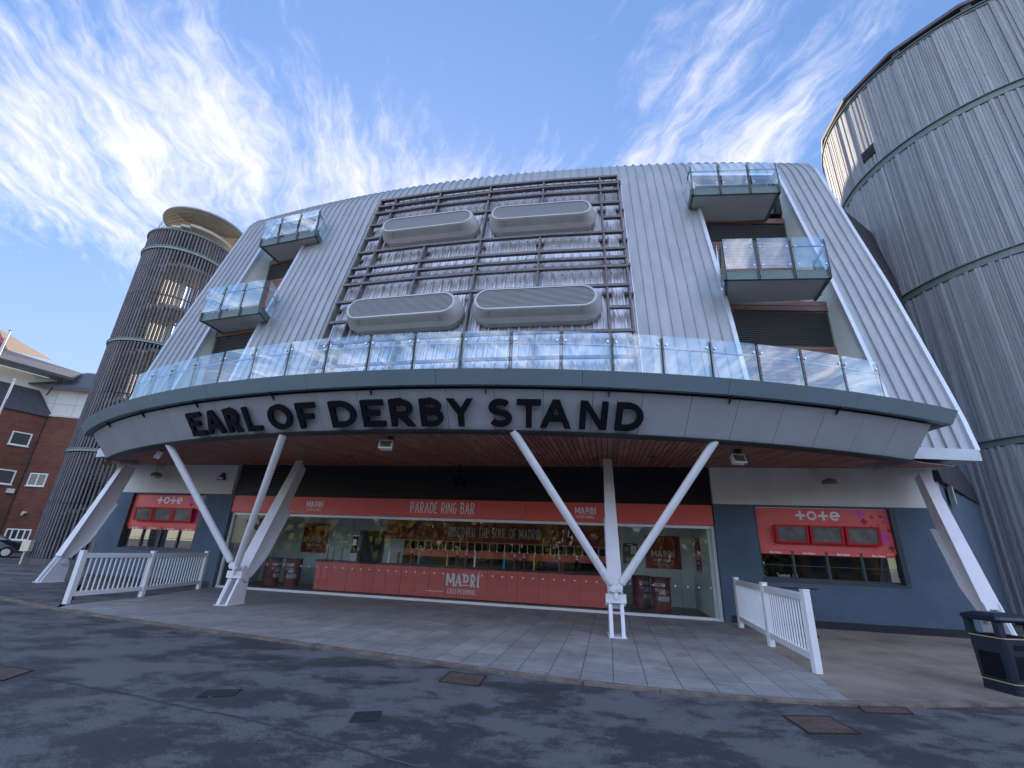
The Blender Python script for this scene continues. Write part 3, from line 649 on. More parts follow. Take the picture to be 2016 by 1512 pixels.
# canopy ---------------------------------------------------------------
AL, AR = -45.5, 20.4
NA = 66
def band(name, m, prof, a0=AL, a1=AR, n=NA, closed=False):
    b = MB(); idx = []
    for i in range(n+1):
        a = a0+(a1-a0)*i/n; r = []
        for rr_, z in prof: b.v.append(Cf(a, rr_, z)); r.append(len(b.v)-1)
        idx.append(r)
    k = len(prof)
    for i in range(n):
        for j in range(k if closed else k-1): b.f.append((idx[i][j], idx[i+1][j], idx[i+1][(j+1) % k], idx[i][(j+1) % k])); b.t.append(0)
    if closed: b.f += [tuple(idx[0]), tuple(idx[-1][::-1])]; b.t += [0, 0]
    return build(name, b, m, GS)
FB = (22.9, 4.05); FT = (23.47, 4.80)
NP = 25
for i in range(NP):
    a0 = AL+1.6+(AR-1.1-AL-1.6)*i/NP; a1 = AL+1.6+(AR-1.1-AL-1.6)*(i+1)/NP
    band('fascia_panel', FASC, [FB, FT, (FT[0]-.04, FT[1]+.03), (FB[0]-.04, FB[1]+.03)], a0+.012, a1-.012, 3, True)
band('fascia_backing', LOUV, [(22.86, 4.03), (23.41, 4.82), (23.0, 4.82), (22.7, 4.1)], AL+1.6, AR-1.1, NA, True)
NL = 9
for i in range(NL):
    a0 = AL+(AR-AL)*i/NL; a1 = AL+(AR-AL)*(i+1)/NL
    band('ledge_panel', LEDGE, [(23.66, 4.83), (23.83, 5.12), (23.3, 5.16), (23.3, 4.87), (23.60, 4.84)], a0+.01, a1-.01, 8, True)
band('ledge_void', LOUV, [(23.57, 4.86), (23.66, 5.1), (23.0, 5.1), (23.0, 4.82)], AL+.02, AR-.02, NA, True)
band('drip_trim', DARKSTEEL, [(22.93, 4.03), (22.95, 4.06), (22.75, 4.06), (22.75, 4.0)], AL+1.6, AR-1.1, NA, True)
for i in range(9):
    a = -37.65+i*6.25; mb = MB()
    mb.hexa([Cf(a-.02, 23.42, 4.70), Cf(a+.02, 23.42, 4.70), Cf(a+.02, 23.44, 4.70), Cf(a-.02, 23.44, 4.70), Cf(a-.02, 23.45, 4.84), Cf(a+.02, 23.45, 4.84), Cf(a+.02, 23.60, 4.84), Cf(a-.02, 23.60, 4.84)])
    build('ledge_bracket', mb, DARKSTEEL, GS)
# deck and ends
mb = MB(); n = 40
for i in range(n):
    a0 = AL+(AR-AL)*i/n; a1 = AL+(AR-AL)*(i+1)/n
    def backp(a, z):
        P = Cf(a, 23.4, z); s_ = R0*atan2(P.x-SX, SY-P.y); return Sr(s_, R0-.4, z)
    mb.quad(Cf(a0, 23.4, 5.10), Cf(a1, 23.4, 5.10), backp(a1, 5.10), backp(a0, 5.10))
build('deck', mb, CONC, GS)
mb = MB()
for a, rr_ in ((AL+1.6, 1), (AR-1.1, 1)):
    p = Cf(a, 22.9, 4.05); q = Cf(a, 23.42, 4.74); s_ = R0*atan2(p.x-SX, SY-p.y); s2 = R0*atan2(q.x-SX, SY-q.y)
    mb.quad(p, q, Sr(s2, R0-.2, 4.74), Sr(s_, R0-.4, 4.05))
for a in (AL, AR):
    p = Cf(a, 23.66, 4.83); q = Cf(a, 23.83, 5.12); s_ = R0*atan2(p.x-SX, SY-p.y); s2 = R0*atan2(q.x-SX, SY-q.y)
    mb.quad(p, q, Sr(s2, R0-.2, 5.12), Sr(s_, R0-.2, 4.83))
build('canopy_end', mb, FASC, GS)
mb = MB()
for k in range(24):
    a = AL+(AR-AL)*k/24; a1 = AL+(AR-AL)*(k+1)/24
    P, Q = Cf(a, 23.3, 4.86), Cf(a1, 23.3, 4.86)
    mb.quad(P, Q, backp(a1, 4.86), backp(a, 4.86))
build('ledge_underside', mb, FASC, GS)
# timber soffit planks, running from the fascia back to the wall
mb = MB(); u = -16.1; dk = MB()
def soff_z(o, omax): return 4.37-(.32)*max(0, min(1, o/max(.5, omax)))
def fascia_out(u_):
    # distance out from the wall line to the fascia arc along the wall normal
    lo, hi = -3.0, 9.0
    for _ in range(40):
        m_ = (lo+hi)/2; p = Wf(u_, m_, 0); d = sqrt((p.x-CX)**2+(p.y-CY)**2)
        if d > 22.86: hi = m_
        else: lo = m_
    return lo
while u < 11.9:
    w = .135; o = fascia_out(u+w/2)
    if o > .15:
        oa, ob = fascia_out(u), fascia_out(u+w-.02); zf = 4.055 if o > 2.5 else 4.055+(2.5-o)*.08
        seg = max(1, int(o/1.9)); cuts = [0]+sorted([(j+1)/seg-.25*random.random()/seg for j in range(seg-1)])+[1]
        for j in range(len(cuts)-1):
            tn = random.random(); f0, f1 = cuts[j]+(.001 if j else 0), cuts[j+1]
            Z = lambda f: 4.37+(zf-4.37)*f
            a, b_, c, d = Wf(u, oa*f0, Z(f0)), Wf(u+w-.02, ob*f0, Z(f0)), Wf(u+w-.02, ob*f1, Z(f1)), Wf(u, oa*f1, Z(f1))
            up_ = Vector((0, 0, .02)); mb.hexa([a, b_, c, d, a+up_, b_+up_, c+up_, d+up_], tn)
        dk.quad(Wf(u-.01, 0, 4.405), Wf(u+w+.01, 0, 4.405), Wf(u+w+.01, ob, zf+.035), Wf(u-.01, oa, zf+.035))
    u += w
build('timber_soffit', mb, CEDAR, GS); build('soffit_backing', dk, LOUV, GS)

# glass balustrade
GB = thing('b', 'x', 'x'); GB.name = 'glass_balustrade'; del GB['label']; del GB['category']; GB.parent = GS
PA = [-33.95+2.615*i for i in range(20)]; RG = 23.55
for i, a in enumerate(PA):
    m = MB()
    for da in (-.055, .055): m.box(lambda aa, r, z: Cf(aa, r, z), a+da-.016, a+da+.016, RG-.09, RG-.02, 5.1, 6.07)
    build('post', m, GREEN, GB)
    if i < len(PA)-1:
        m = MB(); m.box(lambda aa, r, z: Cf(aa, r, z), a+.10, PA[i+1]-.10, RG, RG+.012, 5.12, 6.11); build('glass_panel', m, GL, GB)
        m = MB()
        for aa in (a+.22, PA[i+1]-.22): m.tube(Cf(aa, RG-.03, 5.90), Cf(aa, RG+.03, 5.90), .024, 10)
        build('glass_fixing', m, CHROME, GB)
for a0, r0_, r1_ in ((PA[-1], RG, RG-1.0),):
    m = MB(); m.box(lambda aa, r, z: Cf(aa, r, z), a0+.05, a0+.08, r1_, r0_-.05, 5.12, 6.05); build('glass_panel', m, GL, GB)
m = MB()
for i in range(len(PA)-1): m.tube(Cf(PA[i], RG-.10, 5.86), Cf(PA[i+1], RG-.10, 5.86), .022, 8)
build('handrail', m, TRIM, GB)

# walls of the ground floor ----------------------------------------------
UL, UR_ = -16.35, 12.55
def wallpart(name, u0, u1, z0, z1, m, o0=-.3, o1=0.0):
    b = MB(); b.box(Wf, u0, u1, o0, o1, z0, z1); return build(name, b, m, GS)
RW = (7.58, 11.28); LW = (-15.3, -11.8)
for (a, c), (w0, w1) in (((6.62, UR_), RW), ((UL, -10.72), LW)):
    wallpart('white_wall', a, c, 3.26, 4.42, RENDERW, -.3, .012)
    wallpart('blue_wall', a, w0, .2, 3.26, RENDERB); wallpart('blue_wall', w1, c, .2, 3.26, RENDERB); wallpart('blue_wall', w0, w1, .2, 1.12, RENDERB)
    wallpart('blue_wall', w0, w1, 3.22, 3.26, RENDERB)
    b = MB(); ln = .22; x = a
    while x < c:
        for k in range(3):
            xx = x+(ln/2 if k % 2 else 0); b.box(Wf, xx+.004, min(c, xx+ln-.004), -.3, -.012, k*.067+.004, k*.067+.063)
        x += ln
    b.box(Wf, a, c, -.3, -.02, 0, .2); build('plinth', b, PLINTH, GS)
wallpart('door_jamb', 6.45, 6.62, 0, 3.26, RENDERB, -.6, -.002); wallpart('door_jamb', -10.72, -10.60, 0, 3.26, RENDERB, -.6, -.002)
wallpart('white_wall', 6.46, 6.62, 3.26, 4.42, RENDERW, -.3, .010)
# blue side wall towards the timber tower
b = MB(); p = Wf(UR_, -.01, 0); q = Vector((19.3, 18.7, 0))
b.hexa([p, q, q+Vector((-.3, .3, 0)), p+Vector((-.3, .3, 0)), p+Vector((0, 0, 4.29)), q+Vector((0, 0, 12.2)), q+Vector((-.3, .3, 12.2)), p+Vector((-.3, .3, 4.29))])
build('side_wall', b, RENDERB, GS); b = MB(); b2 = Sr(SR+.10, R0-1.25, 0); b.hexa([Vector((b2.x, b2.y, 4.0)), Vector((q.x, q.y, 4.0)), Vector((q.x-.3, q.y+.3, 4.0)), Vector((b2.x-.1, b2.y+.3, 4.0)), Vector((b2.x, b2.y+2.4, 17.3)), Vector((q.x, q.y+1.0, 17.5)), Vector((q.x-.3, q.y+1.3, 17.5)), Vector((b2.x-.1, b2.y+2.8, 17.3))])
build('shaded_gap_filler', b, mat('gap_shade', (.045, .045, .055), .8, var=.3), GS)  # filler sheet; its dark colour stands for shade between shell and tower
# black louvre over the bar
b = MB(); n = 19
for i in range(n):
    z = 3.24+1.15*i/n; b.hexa([Wf(-10.7, -.10, z), Wf(6.46, -.10, z), Wf(6.46, -.19, z+.035), Wf(-10.7, -.19, z+.035), Wf(-10.7, -.10, z+.016), Wf(6.46, -.10, z+.016), Wf(6.46, -.19, z+.05), Wf(-10.7, -.19, z+.05)])
lv = build('louvre', b, LOUVB, GS); b = MB(); b.quad(Wf(-10.7, -.2, 3.2), Wf(6.46, -.2, 3.2), Wf(6.46, -.2, 4.45), Wf(-10.7, -.2, 4.45)); build('louvre_backing', b, LOUV, GS)

# glass frontage -----------------------------------------------------------
FG = thing('b', 'x', 'x'); FG.name = 'glass_frontage'; del FG['label']; del FG['category']; FG.parent = GS
b = MB(); b.box(Wf, -10.58, 6.44, -.25, -.15, 2.53, 2.62); b.box(Wf, -10.58, 6.44, -.25, -.13, .0, .085); b.box(Wf, -10.58, -10.50, -.25, -.151, .085, 2.53); b.box(Wf, 6.36, 6.44, -.25, -.151, .085, 2.53)
build('frame', b, WHITEPL, FG)
NG = 17
for i in range(NG):
    a = -10.5+(6.36+10.5)*i/NG; c = -10.5+(6.36+10.5)*(i+1)/NG
    b = MB(); b.box(Wf, a+.004, c-.004, -.205, -.195, .085, 2.53); build('pane', b, GLF, FG)
    b = MB()
    for k in (.18, .5, .82): x = a+(c-a)*k; b.tube(Wf(x, -.194, .87), Wf(x, -.190, .87), .024, 12)
    build('safety_dot', b, OFFW, FG)
b = MB()
for i in range(1, NG): x = -10.5+(6.36+10.5)*i/NG; b.box(Wf, x-.0035, x+.0035, -.206, -.194, .085, 2.53)
build('seal', b, DARKSTEEL, FG)

# red fascia sign ------------------------------------------------------------
RS = thing('shop_sign', 'long red fascia board reading PARADE RING BAR above the glass front', 'sign')
for a, c in ((-10.72, -5.1), (-5.1, .63), (.63, 6.42)):
    b = MB(); b.box(Wf, a+.003, c-.003, -.14, -.04, 2.63, 3.22); build('board', b, RED, RS)
fr = lambda x, o, y: Wf(x, -.04+o, y)
b = MB(); text(b, 'PARADE RING BAR', fr, -3.42, 2.76, .37, .13, .032, .03, width=2.30); build('lettering', b, OFFW, RS)
for x in (-7.47, 2.25):
    b = MB(); madri(b, fr, x, 2.735, .66, .37); build('lettering', b, OFFW, RS)

# EARL OF DERBY STAND ---------------------------------------------------------
ES = thing('building_sign', 'large black raised letters EARL OF DERBY STAND on the grey canopy fascia', 'sign')
LET = [('E', -26.25, -24.45), ('A', -24.1, -22.45), ('R', -22.75, -20.85), ('L', -21.0, -19.42), ('O', -19.06, -17.25), ('F', -17.1, -15.75), ('D', -15.0, -13.38), ('E', -13.1, -11.69), ('R', -11.5, -10.0), ('B', -9.8, -8.43), ('Y', -8.43, -6.93), ('S', -6.2, -5.03), ('T', -4.76, -3.52), ('A', -3.56, -1.98), ('N', -1.6, -.18), ('D', .16, 1.55)]
AN = [(-26.3, -25.0), (-24.78, -23.2), (-22.88, -21.75), (-21.3, -20.2), (-19.5, -17.85), (-17.4, -16.15), (-15.25, -13.7), (-13.3, -12.0), (-11.65, -10.3), (-9.95, -8.72), (-8.45, -7.05), (-6.3, -5.05), (-4.8, -3.55), (-3.6, -1.98), (-1.55, -.15), (.3, 1.7)]
LET = [(l[0], *q) for l, q in zip(LET, AN)]
dl = sqrt((FT[0]-FB[0])**2+(FT[1]-FB[1])**2); ur, uz = (FT[0]-FB[0])/dl, (FT[1]-FB[1])/dl
for ch, a0, a1 in LET:
    w = radians(a1-a0)*23.3
    def fl(x, o, y, a0=a0, a1=a1, w=w):
        v = .13+y; return Cf(a0+(a1-a0)*x/w, FB[0]+ur*v+uz*o, FB[1]+uz*v-ur*o)
    b = MB(); glyph(b, ch, fl, 0, 0, w, .62, .112 if ch == 'B' else .126, .07, base=.045, step=.002); o = build('letter_'+ch.lower(), b, BLACK, ES)

# raking columns and V struts ------------------------------------------------
def column(foot, top, label, tubes=None, side=1.0, wid=.34, radial=None):
    cS = thing('b', 'x', 'x'); cS.name = 'raking_column'; del cS['category']; cS['label'] = label; cS.parent = GS
    F_ = Vector((*foot, 0)); T_ = Vector(top); ax = (T_-F_); lean = Vector((ax.x, ax.y, 0)).normalized() if radial is None else Vector((*radial, 0)).normalized(); sd_ = Vector((lean.y, -lean.x, 0)); d = ax.normalized(); nin = sd_.cross(d).normalized(); nin = nin if nin.dot(lean) > 0 else -nin
    def P(t, s_, dep): return F_+ax*t+sd_*s_+nin*dep
    t0 = .9/ax.length
    b = MB(); b.hexa([P(t0, -wid/2, 0), P(t0, wid/2, 0), P(t0, wid/2, .03), P(t0, -wid/2, .03), P(1, -wid/2*.72, 0), P(1, wid/2*.72, 0), P(1, wid/2*.72, .03), P(1, -wid/2*.72, .03)]); build('front_flange', b, WHITE, cS)
    b = MB(); ds = [(t0, .30), (.35, .55), (.68, .62), (1, .50)]
    for (ta, da), (tb, db) in zip(ds[:-1], ds[1:]): b.hexa([P(ta, -.015, .03), P(ta, .015, .03), P(ta, .015, da), P(ta, -.015, da), P(tb, -.015, .03), P(tb, .015, .03), P(tb, .015, db), P(tb, -.015, db)])
    build('web', b, WHITE, cS)
    b = MB()
    for (ta, da), (tb, db) in zip(ds[:2], ds[1:3]): b.hexa([P(ta, -wid*.45, da), P(ta, wid*.45, da), P(ta, wid*.45, da+.025), P(ta, -wid*.45, da+.025), P(tb, -wid*.45, db), P(tb, wid*.45, db), P(tb, wid*.45, db+.025), P(tb, -wid*.45, db+.025)])
    build('rear_flange', b, WHITE, cS)
    # foot: two side plates with a pin
    b = MB()
    for sg in (-1, 1):
        for e0, e1 in ((sg*(wid/2-.05), sg*(wid/2-.01)),):
            pf = [F_+lean*-.06, F_+lean*.62, F_+lean*.62+Vector((0, 0, .62)), F_+lean*.40+Vector((0, 0, .98)), F_+lean*.34+Vector((0, 0, .98))]
            A1 = [p+sd_*e0 for p in pf]; B1 = [p+sd_*e1 for p in pf]; b.poly(A1); b.poly(B1[::-1])
            for i in range(5): b.quad(A1[i], A1[(i+1) % 5], B1[(i+1) % 5], B1[i])
    build('foot_plate', b, WHITE, cS)
    b = MB(); c0 = F_+lean*.45+Vector((0, 0, .66)); b.tube(c0-sd_*(wid/2+.05), c0+sd_*(wid/2+.05), .085, 16); b.tube(F_+lean*.45+sd_*-.16+Vector((0, 0, .62)), F_+lean*.45+sd_*.16+Vector((0, 0, .62)), .11, 16); build('pin', b, WHITE, cS)
    b = MB(); hw = wid/2-.07
    for sg in (-1, 1): b.hexa([F_+lean*-.05+sd_*sg*(hw+.005)+sd_*-.02*1, F_+lean*-.05+sd_*sg*(hw+.005)+sd_*.02, F_+lean*.0+sd_*sg*(hw+.005)+sd_*.02, F_+lean*.0+sd_*sg*(hw+.005)-sd_*.02] + [p+lean*.42+Vector((0, 0, .95)) for p in (F_+lean*-.05+sd_*sg*(hw+.005)-sd_*.02, F_+lean*-.05+sd_*sg*(hw+.005)+sd_*.02, F_+sd_*sg*(hw+.005)+sd_*.02, F_+sd_*sg*(hw+.005)-sd_*.02)])
    b.hexa([F_+lean*x+sd_*y+Vector((0, 0, .0)) for x, y in ((-.1, -wid/2-.02), (-.1, wid/2+.02), (.66, wid/2+.02), (.66, -wid/2-.02))]+[F_+lean*x+sd_*y+Vector((0, 0, .03)) for x, y in ((-.1, -wid/2-.02), (-.1, wid/2+.02), (.66, wid/2+.02), (.66, -wid/2-.02))]); build('base_plate', b, WHITE, cS)
    if tubes:
        ap = F_+lean*.30+Vector((0, 0, .86)); b = MB(); b.box(lambda a, o, z: ap+sd_*a-lean*o+Vector((0, 0, z)), -.22, .22, -.05, .12, -.20, -.02); b.box(lambda a, o, z: ap+sd_*a-lean*o+Vector((0, 0, z)), -.035, .035, -.02, .2, -.1, .12); build('bracket', b, WHITE, cS)
        for sg, tp in zip((-1, 1), tubes):
            tp = Vector(tp); s0 = ap+Vector((0, 0, .02))+((tp-ap).normalized())*.10-lean*.12
            dv = (tp-s0).normalized(); b = MB(); b.tube(s0+dv*.16, tp, .088, 20, r2=.088); b.tube(s0+dv*.10, s0+dv*.17, .05, 14, r2=.092); b.tube(s0+dv*.30, s0+dv*.34, .094, 20)
            build('tube_strut', b, WHITE, cS, smooth=False)
            b = MB(); b.tube(s0+dv*.02-lean*.07, s0+dv*.02+lean*.05, .085, 16); b.tube(s0+dv*.02-lean*.09, s0+dv*.02+lean*.07, .045, 12); b.hexa([s0+sd_*-.03-lean*.05, s0+sd_*.03-lean*.05, s0+sd_*.03+lean*.03, s0-sd_*.03+lean*.03]+[s0+dv*.16+q_ for q_ in (sd_*-.03-lean*.05, sd_*.03-lean*.05, sd_*.03+lean*.03, -sd_*.03+lean*.03)]); build('clevis', b, WHITE, cS)
    return cS
column((2.46, 10.86), (2.80, 12.9, 4.22), 'raking white column right of the bar with two tube struts', [(.065, 9.58, 4.06), (4.45, 9.66, 4.06)])
column((-7.28, 13.28), (-7.00, 15.4, 4.22), 'raking white column left of the bar with two tube struts', [(-9.50, 12.72, 4.06), (-5.42, 10.80, 4.06)])
column((-15.75, 17.15), (-14.75, 17.75, 4.22), 'leftmost raking white column by the slatted tower', radial=(.34, .94))
column((11.0, 10.98), (11.42, 12.5, 4.22), 'rightmost raking white column behind the bin')

# tote kiosks -------------------------------------------------------------
def kiosk(u0, u1, which):
    W_ = thing('b', 'x', 'x'); W_.name = 'window'; del W_['label']; del W_['category']; W_.parent = GS
    w = u1-u0; rc = -.16
    b = MB(); b.box(Wf, u0, u1, rc-.1, -.002, 1.12, 1.20); b.box(Wf, u0, u0+.05, rc-.1, -.003, 1.20, 3.22); b.box(Wf, u1-.12, u1, rc-.1, -.003, 1.20, 3.22)
    b.box(Wf, u0+.05, u1-.12, rc-.06, rc-.01, 1.20, 1.26)
    n = 4; x0, x1 = u0+.05, u1-.12
    for i in range(1, n): x = x0+(x1-x0)*i/n; b.box(Wf, x-.03, x+.03, rc-.06, rc+.02, 1.26, 1.99)
    build('frame', b, GREYF, W_)
    for i in range(n):
        a, c = x0+(x1-x0)*i/n, x0+(x1-x0)*(i+1)/n
        g = MB(); g.box(Wf, a+.03, c-.03, rc-.04, rc-.03, 1.26, 1.90); build('pane', g, GLW, W_)
        g = MB(); g.box(Wf, a+.03, c-.03, rc-.045, rc-.02, 1.58, 1.595); g.box(Wf, c-.055, c-.04, rc-.02, rc+.005, 1.38, 1.66); build('sash', g, GREYF, W_)
    g = MB(); g.quad(Wf(u0, -.9, 1.0), Wf(u1, -.9, 1.0), Wf(u1, -.9, 2.4), Wf(u0, -.9, 2.4)); g.box(Wf, u0, u1, -.7, -.25, 1.05, 1.12)
    for i in range(4): x = x0+(x1-x0)*(i+.4)/n; g.box(Wf, x, x+.3, -.7, -.5, 1.12, 1.42)
    build('interior', g, CONC, W_)
    S_ = thing('kiosk_sign', 'red board with white tote lettering on the blue wall %s' % which, 'sign')
    b = MB(); b.box(Wf, u0+.05, u1-.10, rc-.05, rc+.03, 1.99, 3.20); build('board', b, RED, S_)
    b = MB()
    for i in range(n): a, c = x0+(x1-x0)*i/n, x0+(x1-x0)*(i+1)/n; b.box(Wf, a+.035, c-.035, rc-.03, rc+.015, 1.89, 1.985)
    build('header_strip', b, RED, S_)
    fz = lambda x, o, y: Wf(x, rc+.03+o, y)
    xo = u0+w*(.315 if which != 'left of the bar' else .33); k = .26; b = MB(); dx = k*1.17
    glyph(b, '+', fz, xo, 2.86, k, k, .062, .008); glyph(b, 'O', fz, xo+dx, 2.86, k, k, .058, .008); glyph(b, '+', fz, xo+2*dx, 2.86, k, k, .062, .008); glyph(b, 'e', fz, xo+3*dx, 2.86, k, k, .055, .008)
    build('lettering', b, OFFW, S_)
    # printed crosses
    b = MB(); p_ = MB()
    for x, z, q, tgt in ((.90, 2.42, .19, p_), (.78, 3.08, .12, p_), (.86, 2.98, .05, b), (.92, 3.0, .05, b), (.80, 2.86, .09, b), (.95, 2.15, .08, b), (.89, 2.78, .03, b), (.84, 2.72, .03, b), (.93, 2.85, .03, b), (.97, 2.98, .07, p_), (.96, 2.62, .05, b)):
        x = u0+w*x-.02; t_ = q*.32
        if x+q > u1-.12: x = u1-.125-q
        if z+q > 3.19: z = 3.19-q
        tgt.box(fz, x-q, x+q, 0, .0035 if tgt is b else .002, z-t_, z+t_); tgt.box(fz, x-t_, x+t_, 0, .004 if tgt is b else .0025, z-q, z+q)
    build('print', b, DKRED, S_); build('print', p_, PINK, S_)
    bt = bpy.data.curves.new('t', 'FONT'); bt.body = 'Bet Here'; bt.size = .085; bt.extrude = .001; bt.offset = .002
    tmp = bpy.data.objects.new('t', bt); col.objects.link(tmp); dg = bpy.context.evaluated_depsgraph_get(); me0 = bpy.data.meshes.new_from_object(tmp.evaluated_get(dg)); bpy.data.objects.remove(tmp)
    for i in range(n):
        a, c = x0+(x1-x0)*i/n, x0+(x1-x0)*(i+1)/n; xc = (a+c)/2-.17; me = me0.copy(); me.name = 'lettering'
        for v in me.vertices: P = Wf(xc+v.co.x, rc+.018+v.co.z, 1.907+v.co.y); v.co = P
        me.materials.clear(); me.materials.append(OFFW); o = bpy.data.objects.new('lettering', me); col.objects.link(o); o.parent = S_
    for i, pos in enumerate(('left', 'middle', 'right')):
        a = u0+w*.135+i*.915 if which != 'left of the bar' else u0+w*.125+i*.895
        d_ = .89; T = thing('display_screen', '%s red framed screen of three on the tote board %s' % (pos, which), 'screen', 'red framed screens on the tote boards')
        b = MB(); z0, z1 = 2.20, 2.70; tl = lambda x, o, y: Wf(x, rc+.03+o+(y-z0)*.12, y)
        for q in ((a, a+d_-.02, z0, z0+.055), (a, a+d_-.02, z1-.05, z1), (a, a+.07, z0+.055, z1-.05), (a+d_-.09, a+d_-.02, z0+.055, z1-.05)): b.box(tl, q[0], q[1], 0.0, .17, q[2], q[3])
        build('frame', b, REDB, T); b = MB(); b.box(tl, a+.07, a+d_-.09, .02, .145, z0+.055, z1-.05); build('screen', b, SCREEN, T)
kiosk(RW[0], RW[1], 'right of the bar'); kiosk(LW[0], LW[1], 'left of the bar')

# interior of the bar --------------------------------------------------------
b = MB(); b.box(Wf, -12.5, 6.6, -6.5, -.26, -.02, .03); build('interior_floor', b, INTF, GS)
b = MB(); b.box(Wf, -12.5, -4.9, -3.65, -3.5, .03, 3.2); b.box(Wf, -4.9, 3.55, -3.65, -3.5, .03, 3.2); b.box(Wf, 3.55, 6.3, -3.65, -3.5, .03, 3.2); b.box(Wf, 6.25, 6.4, -3.5, -.26, .03, 3.2); b.box(Wf, -11.7, -11.55, -3.5, -.26, .03, 3.2)
build('interior_wall', b, INTW, GS)
b = MB(); b.box(Wf, -11.7, 6.4, -3.65, -.26, 3.0, 3.1); build('interior_ceiling', b, INTW, GS)
BC = thing('bar_counter', 'long red bar counter with black worktop behind the glass front', 'counter')
b = MB(); b.box(Wf, -7.45, 3.35, -2.0, -1.15, 1.02, 1.075); build('worktop', b, WORKT, BC)
xs = [-7.4, -6.9, -5.75, -4.6, -3.45, -2.35, -1.25, -.15, .95, 2.1, 3.3]
for a, c in zip(xs[:-1], xs[1:]):
    b = MB(); b.box(Wf, a+.004, c-.004, -1.30, -1.22, .06, 1.02); build('panel', b, RED, BC)
b = MB(); b.box(Wf, -7.38, 3.28, -1.9, -1.31, .03, 1.0); build('carcass', b, WORKT, BC)
b = MB(); fz = lambda x, o, y: Wf(x, -1.22+o, y); madri(b, fz, -2.30, .20, 1.18, .70); b.box(fz, -3.02, -2.38, 0, .006, .24, .262); build('lettering', b, OFFW, BC)
taps = [(-6.35, 0), (-5.9, 1), (-5.35, 1), (-5.0, 2), (-4.55, 1), (-4.05, 3), (-3.6, 1), (-3.15, 1), (-2.75, 0), (-1.4, 2), (-1.0, 1), (-.55, 1), (-.1, 3), (1.0, 1), (1.65, 4)]
taps = [(-4.72, 0), (-4.36, 1), (-3.85, 1), (-3.55, 2), (-2.45, 3), (-2.1, 1), (-1.75, 1), (-1.42, 0), (-.35, 2), (.02, 1), (.36, 1), (.72, 3), (1.60, 1), (2.2, 4), (-6.0, 1)]
for x, k in taps:
    m_ = [CHROME, REDD, CYAN, BRASS, BLACK][k]; b = MB(); p = Wf(x, -1.6, 1.075); b.tube(p, p+Vector((0, 0, .06)), .045, 10); b.tube(p+Vector((0, 0, .06)), p+Vector((0, 0, .38)), .038, 10, r2=.045); t_ = build('beer_tap', b, m_, BC)
    b = MB(); b.tube(p+Vector((0, 0, .34)), p+Vector((0, 0, .40)), .034, 12, r2=.05); b.tube(p+Vector((0, 0, .40)), p+Vector((0, 0, .52)), .02, 8, r2=.012); build('badge', b, [CHROME, OFFW, YEL, BRASS, CHROME][k], t_)
BB = thing('back_bar', 'dark back bar with red stripe and rows of glass-front fridges behind the counter', 'shelving')
b = MB(); b.box(Wf, -4.9, 3.5, -3.49, -3.2, .03, 1.35); b.box(Wf, -4.9, 3.5, -3.49, -3.25, 1.62, 1.9); build('cabinet', b, BLACK, BB)
b = MB(); b.box(Wf, -4.9, 3.5, -3.49, -3.28, 1.35, 1.62); b.box(Wf, -4.9, 3.5, -3.49, -3.24, 1.9, 1.93); build('red_strip', b, RED, BB)
i = 0; x = -4.6
while x < 3.3:
    b = MB(); p = Wf(x, -3.2, 1.62); b.tube(p, p+Vector((0, 0, .30)), .014, 6); b.tube(p+Vector((0, 0, -.03)), p+Vector((0, 0, .03)), .035, 8); build('optic', b, CHROME, BB); x += .30
BN = thing('banner', 'dark red banner reading DISCOVER THE SOUL OF MADRID above the back bar', 'banner')
b = MB(); b.box(Wf, -5.85, 3.5, -3.495, -3.40, 1.96, 2.9); build('cloth', b, mat('banner_red', (.36, .035, .035), .5, var=.15), BN)
fz = lambda x, o, y: Wf(x, -3.40+o, y); b = MB(); text(b, 'DISCOVER THE SOUL OF MADRID', fz, -3.1, 2.12, .38, .14, .035, .03, width=3.8); build('lettering', b, mat('greyish_letters', (.75, .72, .66), .6), BN)
def poster(u, z, w, h, o, label, vert=True, sidewall=False):
    T = thing('poster', label, 'poster', 'red posters on the bar walls'); fz = (lambda x, oo, y: Wf(u+x, o+oo, z+y)) if not sidewall else (lambda x, oo, y: Wf(6.245-oo, o+x, z+y))
    b = MB(); b.box(fz, 0, w, 0, .012, 0, h); build('sheet', b, mat('poster_red', (.30, .022, .03), .4, var=.1), T)
    b = MB(); madri(b, lambda x, oo, y: fz(x, .012+oo, y), w*.16, h*.22, w*.66, h*.36, .004); b.box(lambda x, oo, y: fz(x, .012+oo, y), w*.2, w*.8, 0, .003, h*.12, h*.13); build('lettering', b, mat('poster_letters', (.62, .55, .55), .5), T)
poster(-9.75, 1.27, 1.20, 1.2, -3.49, 'square red poster on the white wall above the left pair of barrels')
poster(4.62, 1.28, 1.25, 1.15, -3.49, 'wide red poster on the white wall above the right pair of barrels')
poster(0, 1.25, .95, 1.1, -2.6, 'narrow red poster on the right side wall of the bar', sidewall=True)
T = thing('menu_board', 'black price board with printed panels on the wall beside the right column', 'board')
b = MB(); fz = lambda x, oo, y: Wf(3.80+x, -3.49+oo, 1.40+y); b.box(fz, 0, .54, 0, .03, 0, .72); build('panel', b, mat('board_black', (.02, .035, .035), .35), T)
b = MB(); b.box(fz, .28, .50, .03, .034, .34, .64); b.box(fz, .17, .37, .03, .033, .665, .69); build('print', b, OFFW, T)
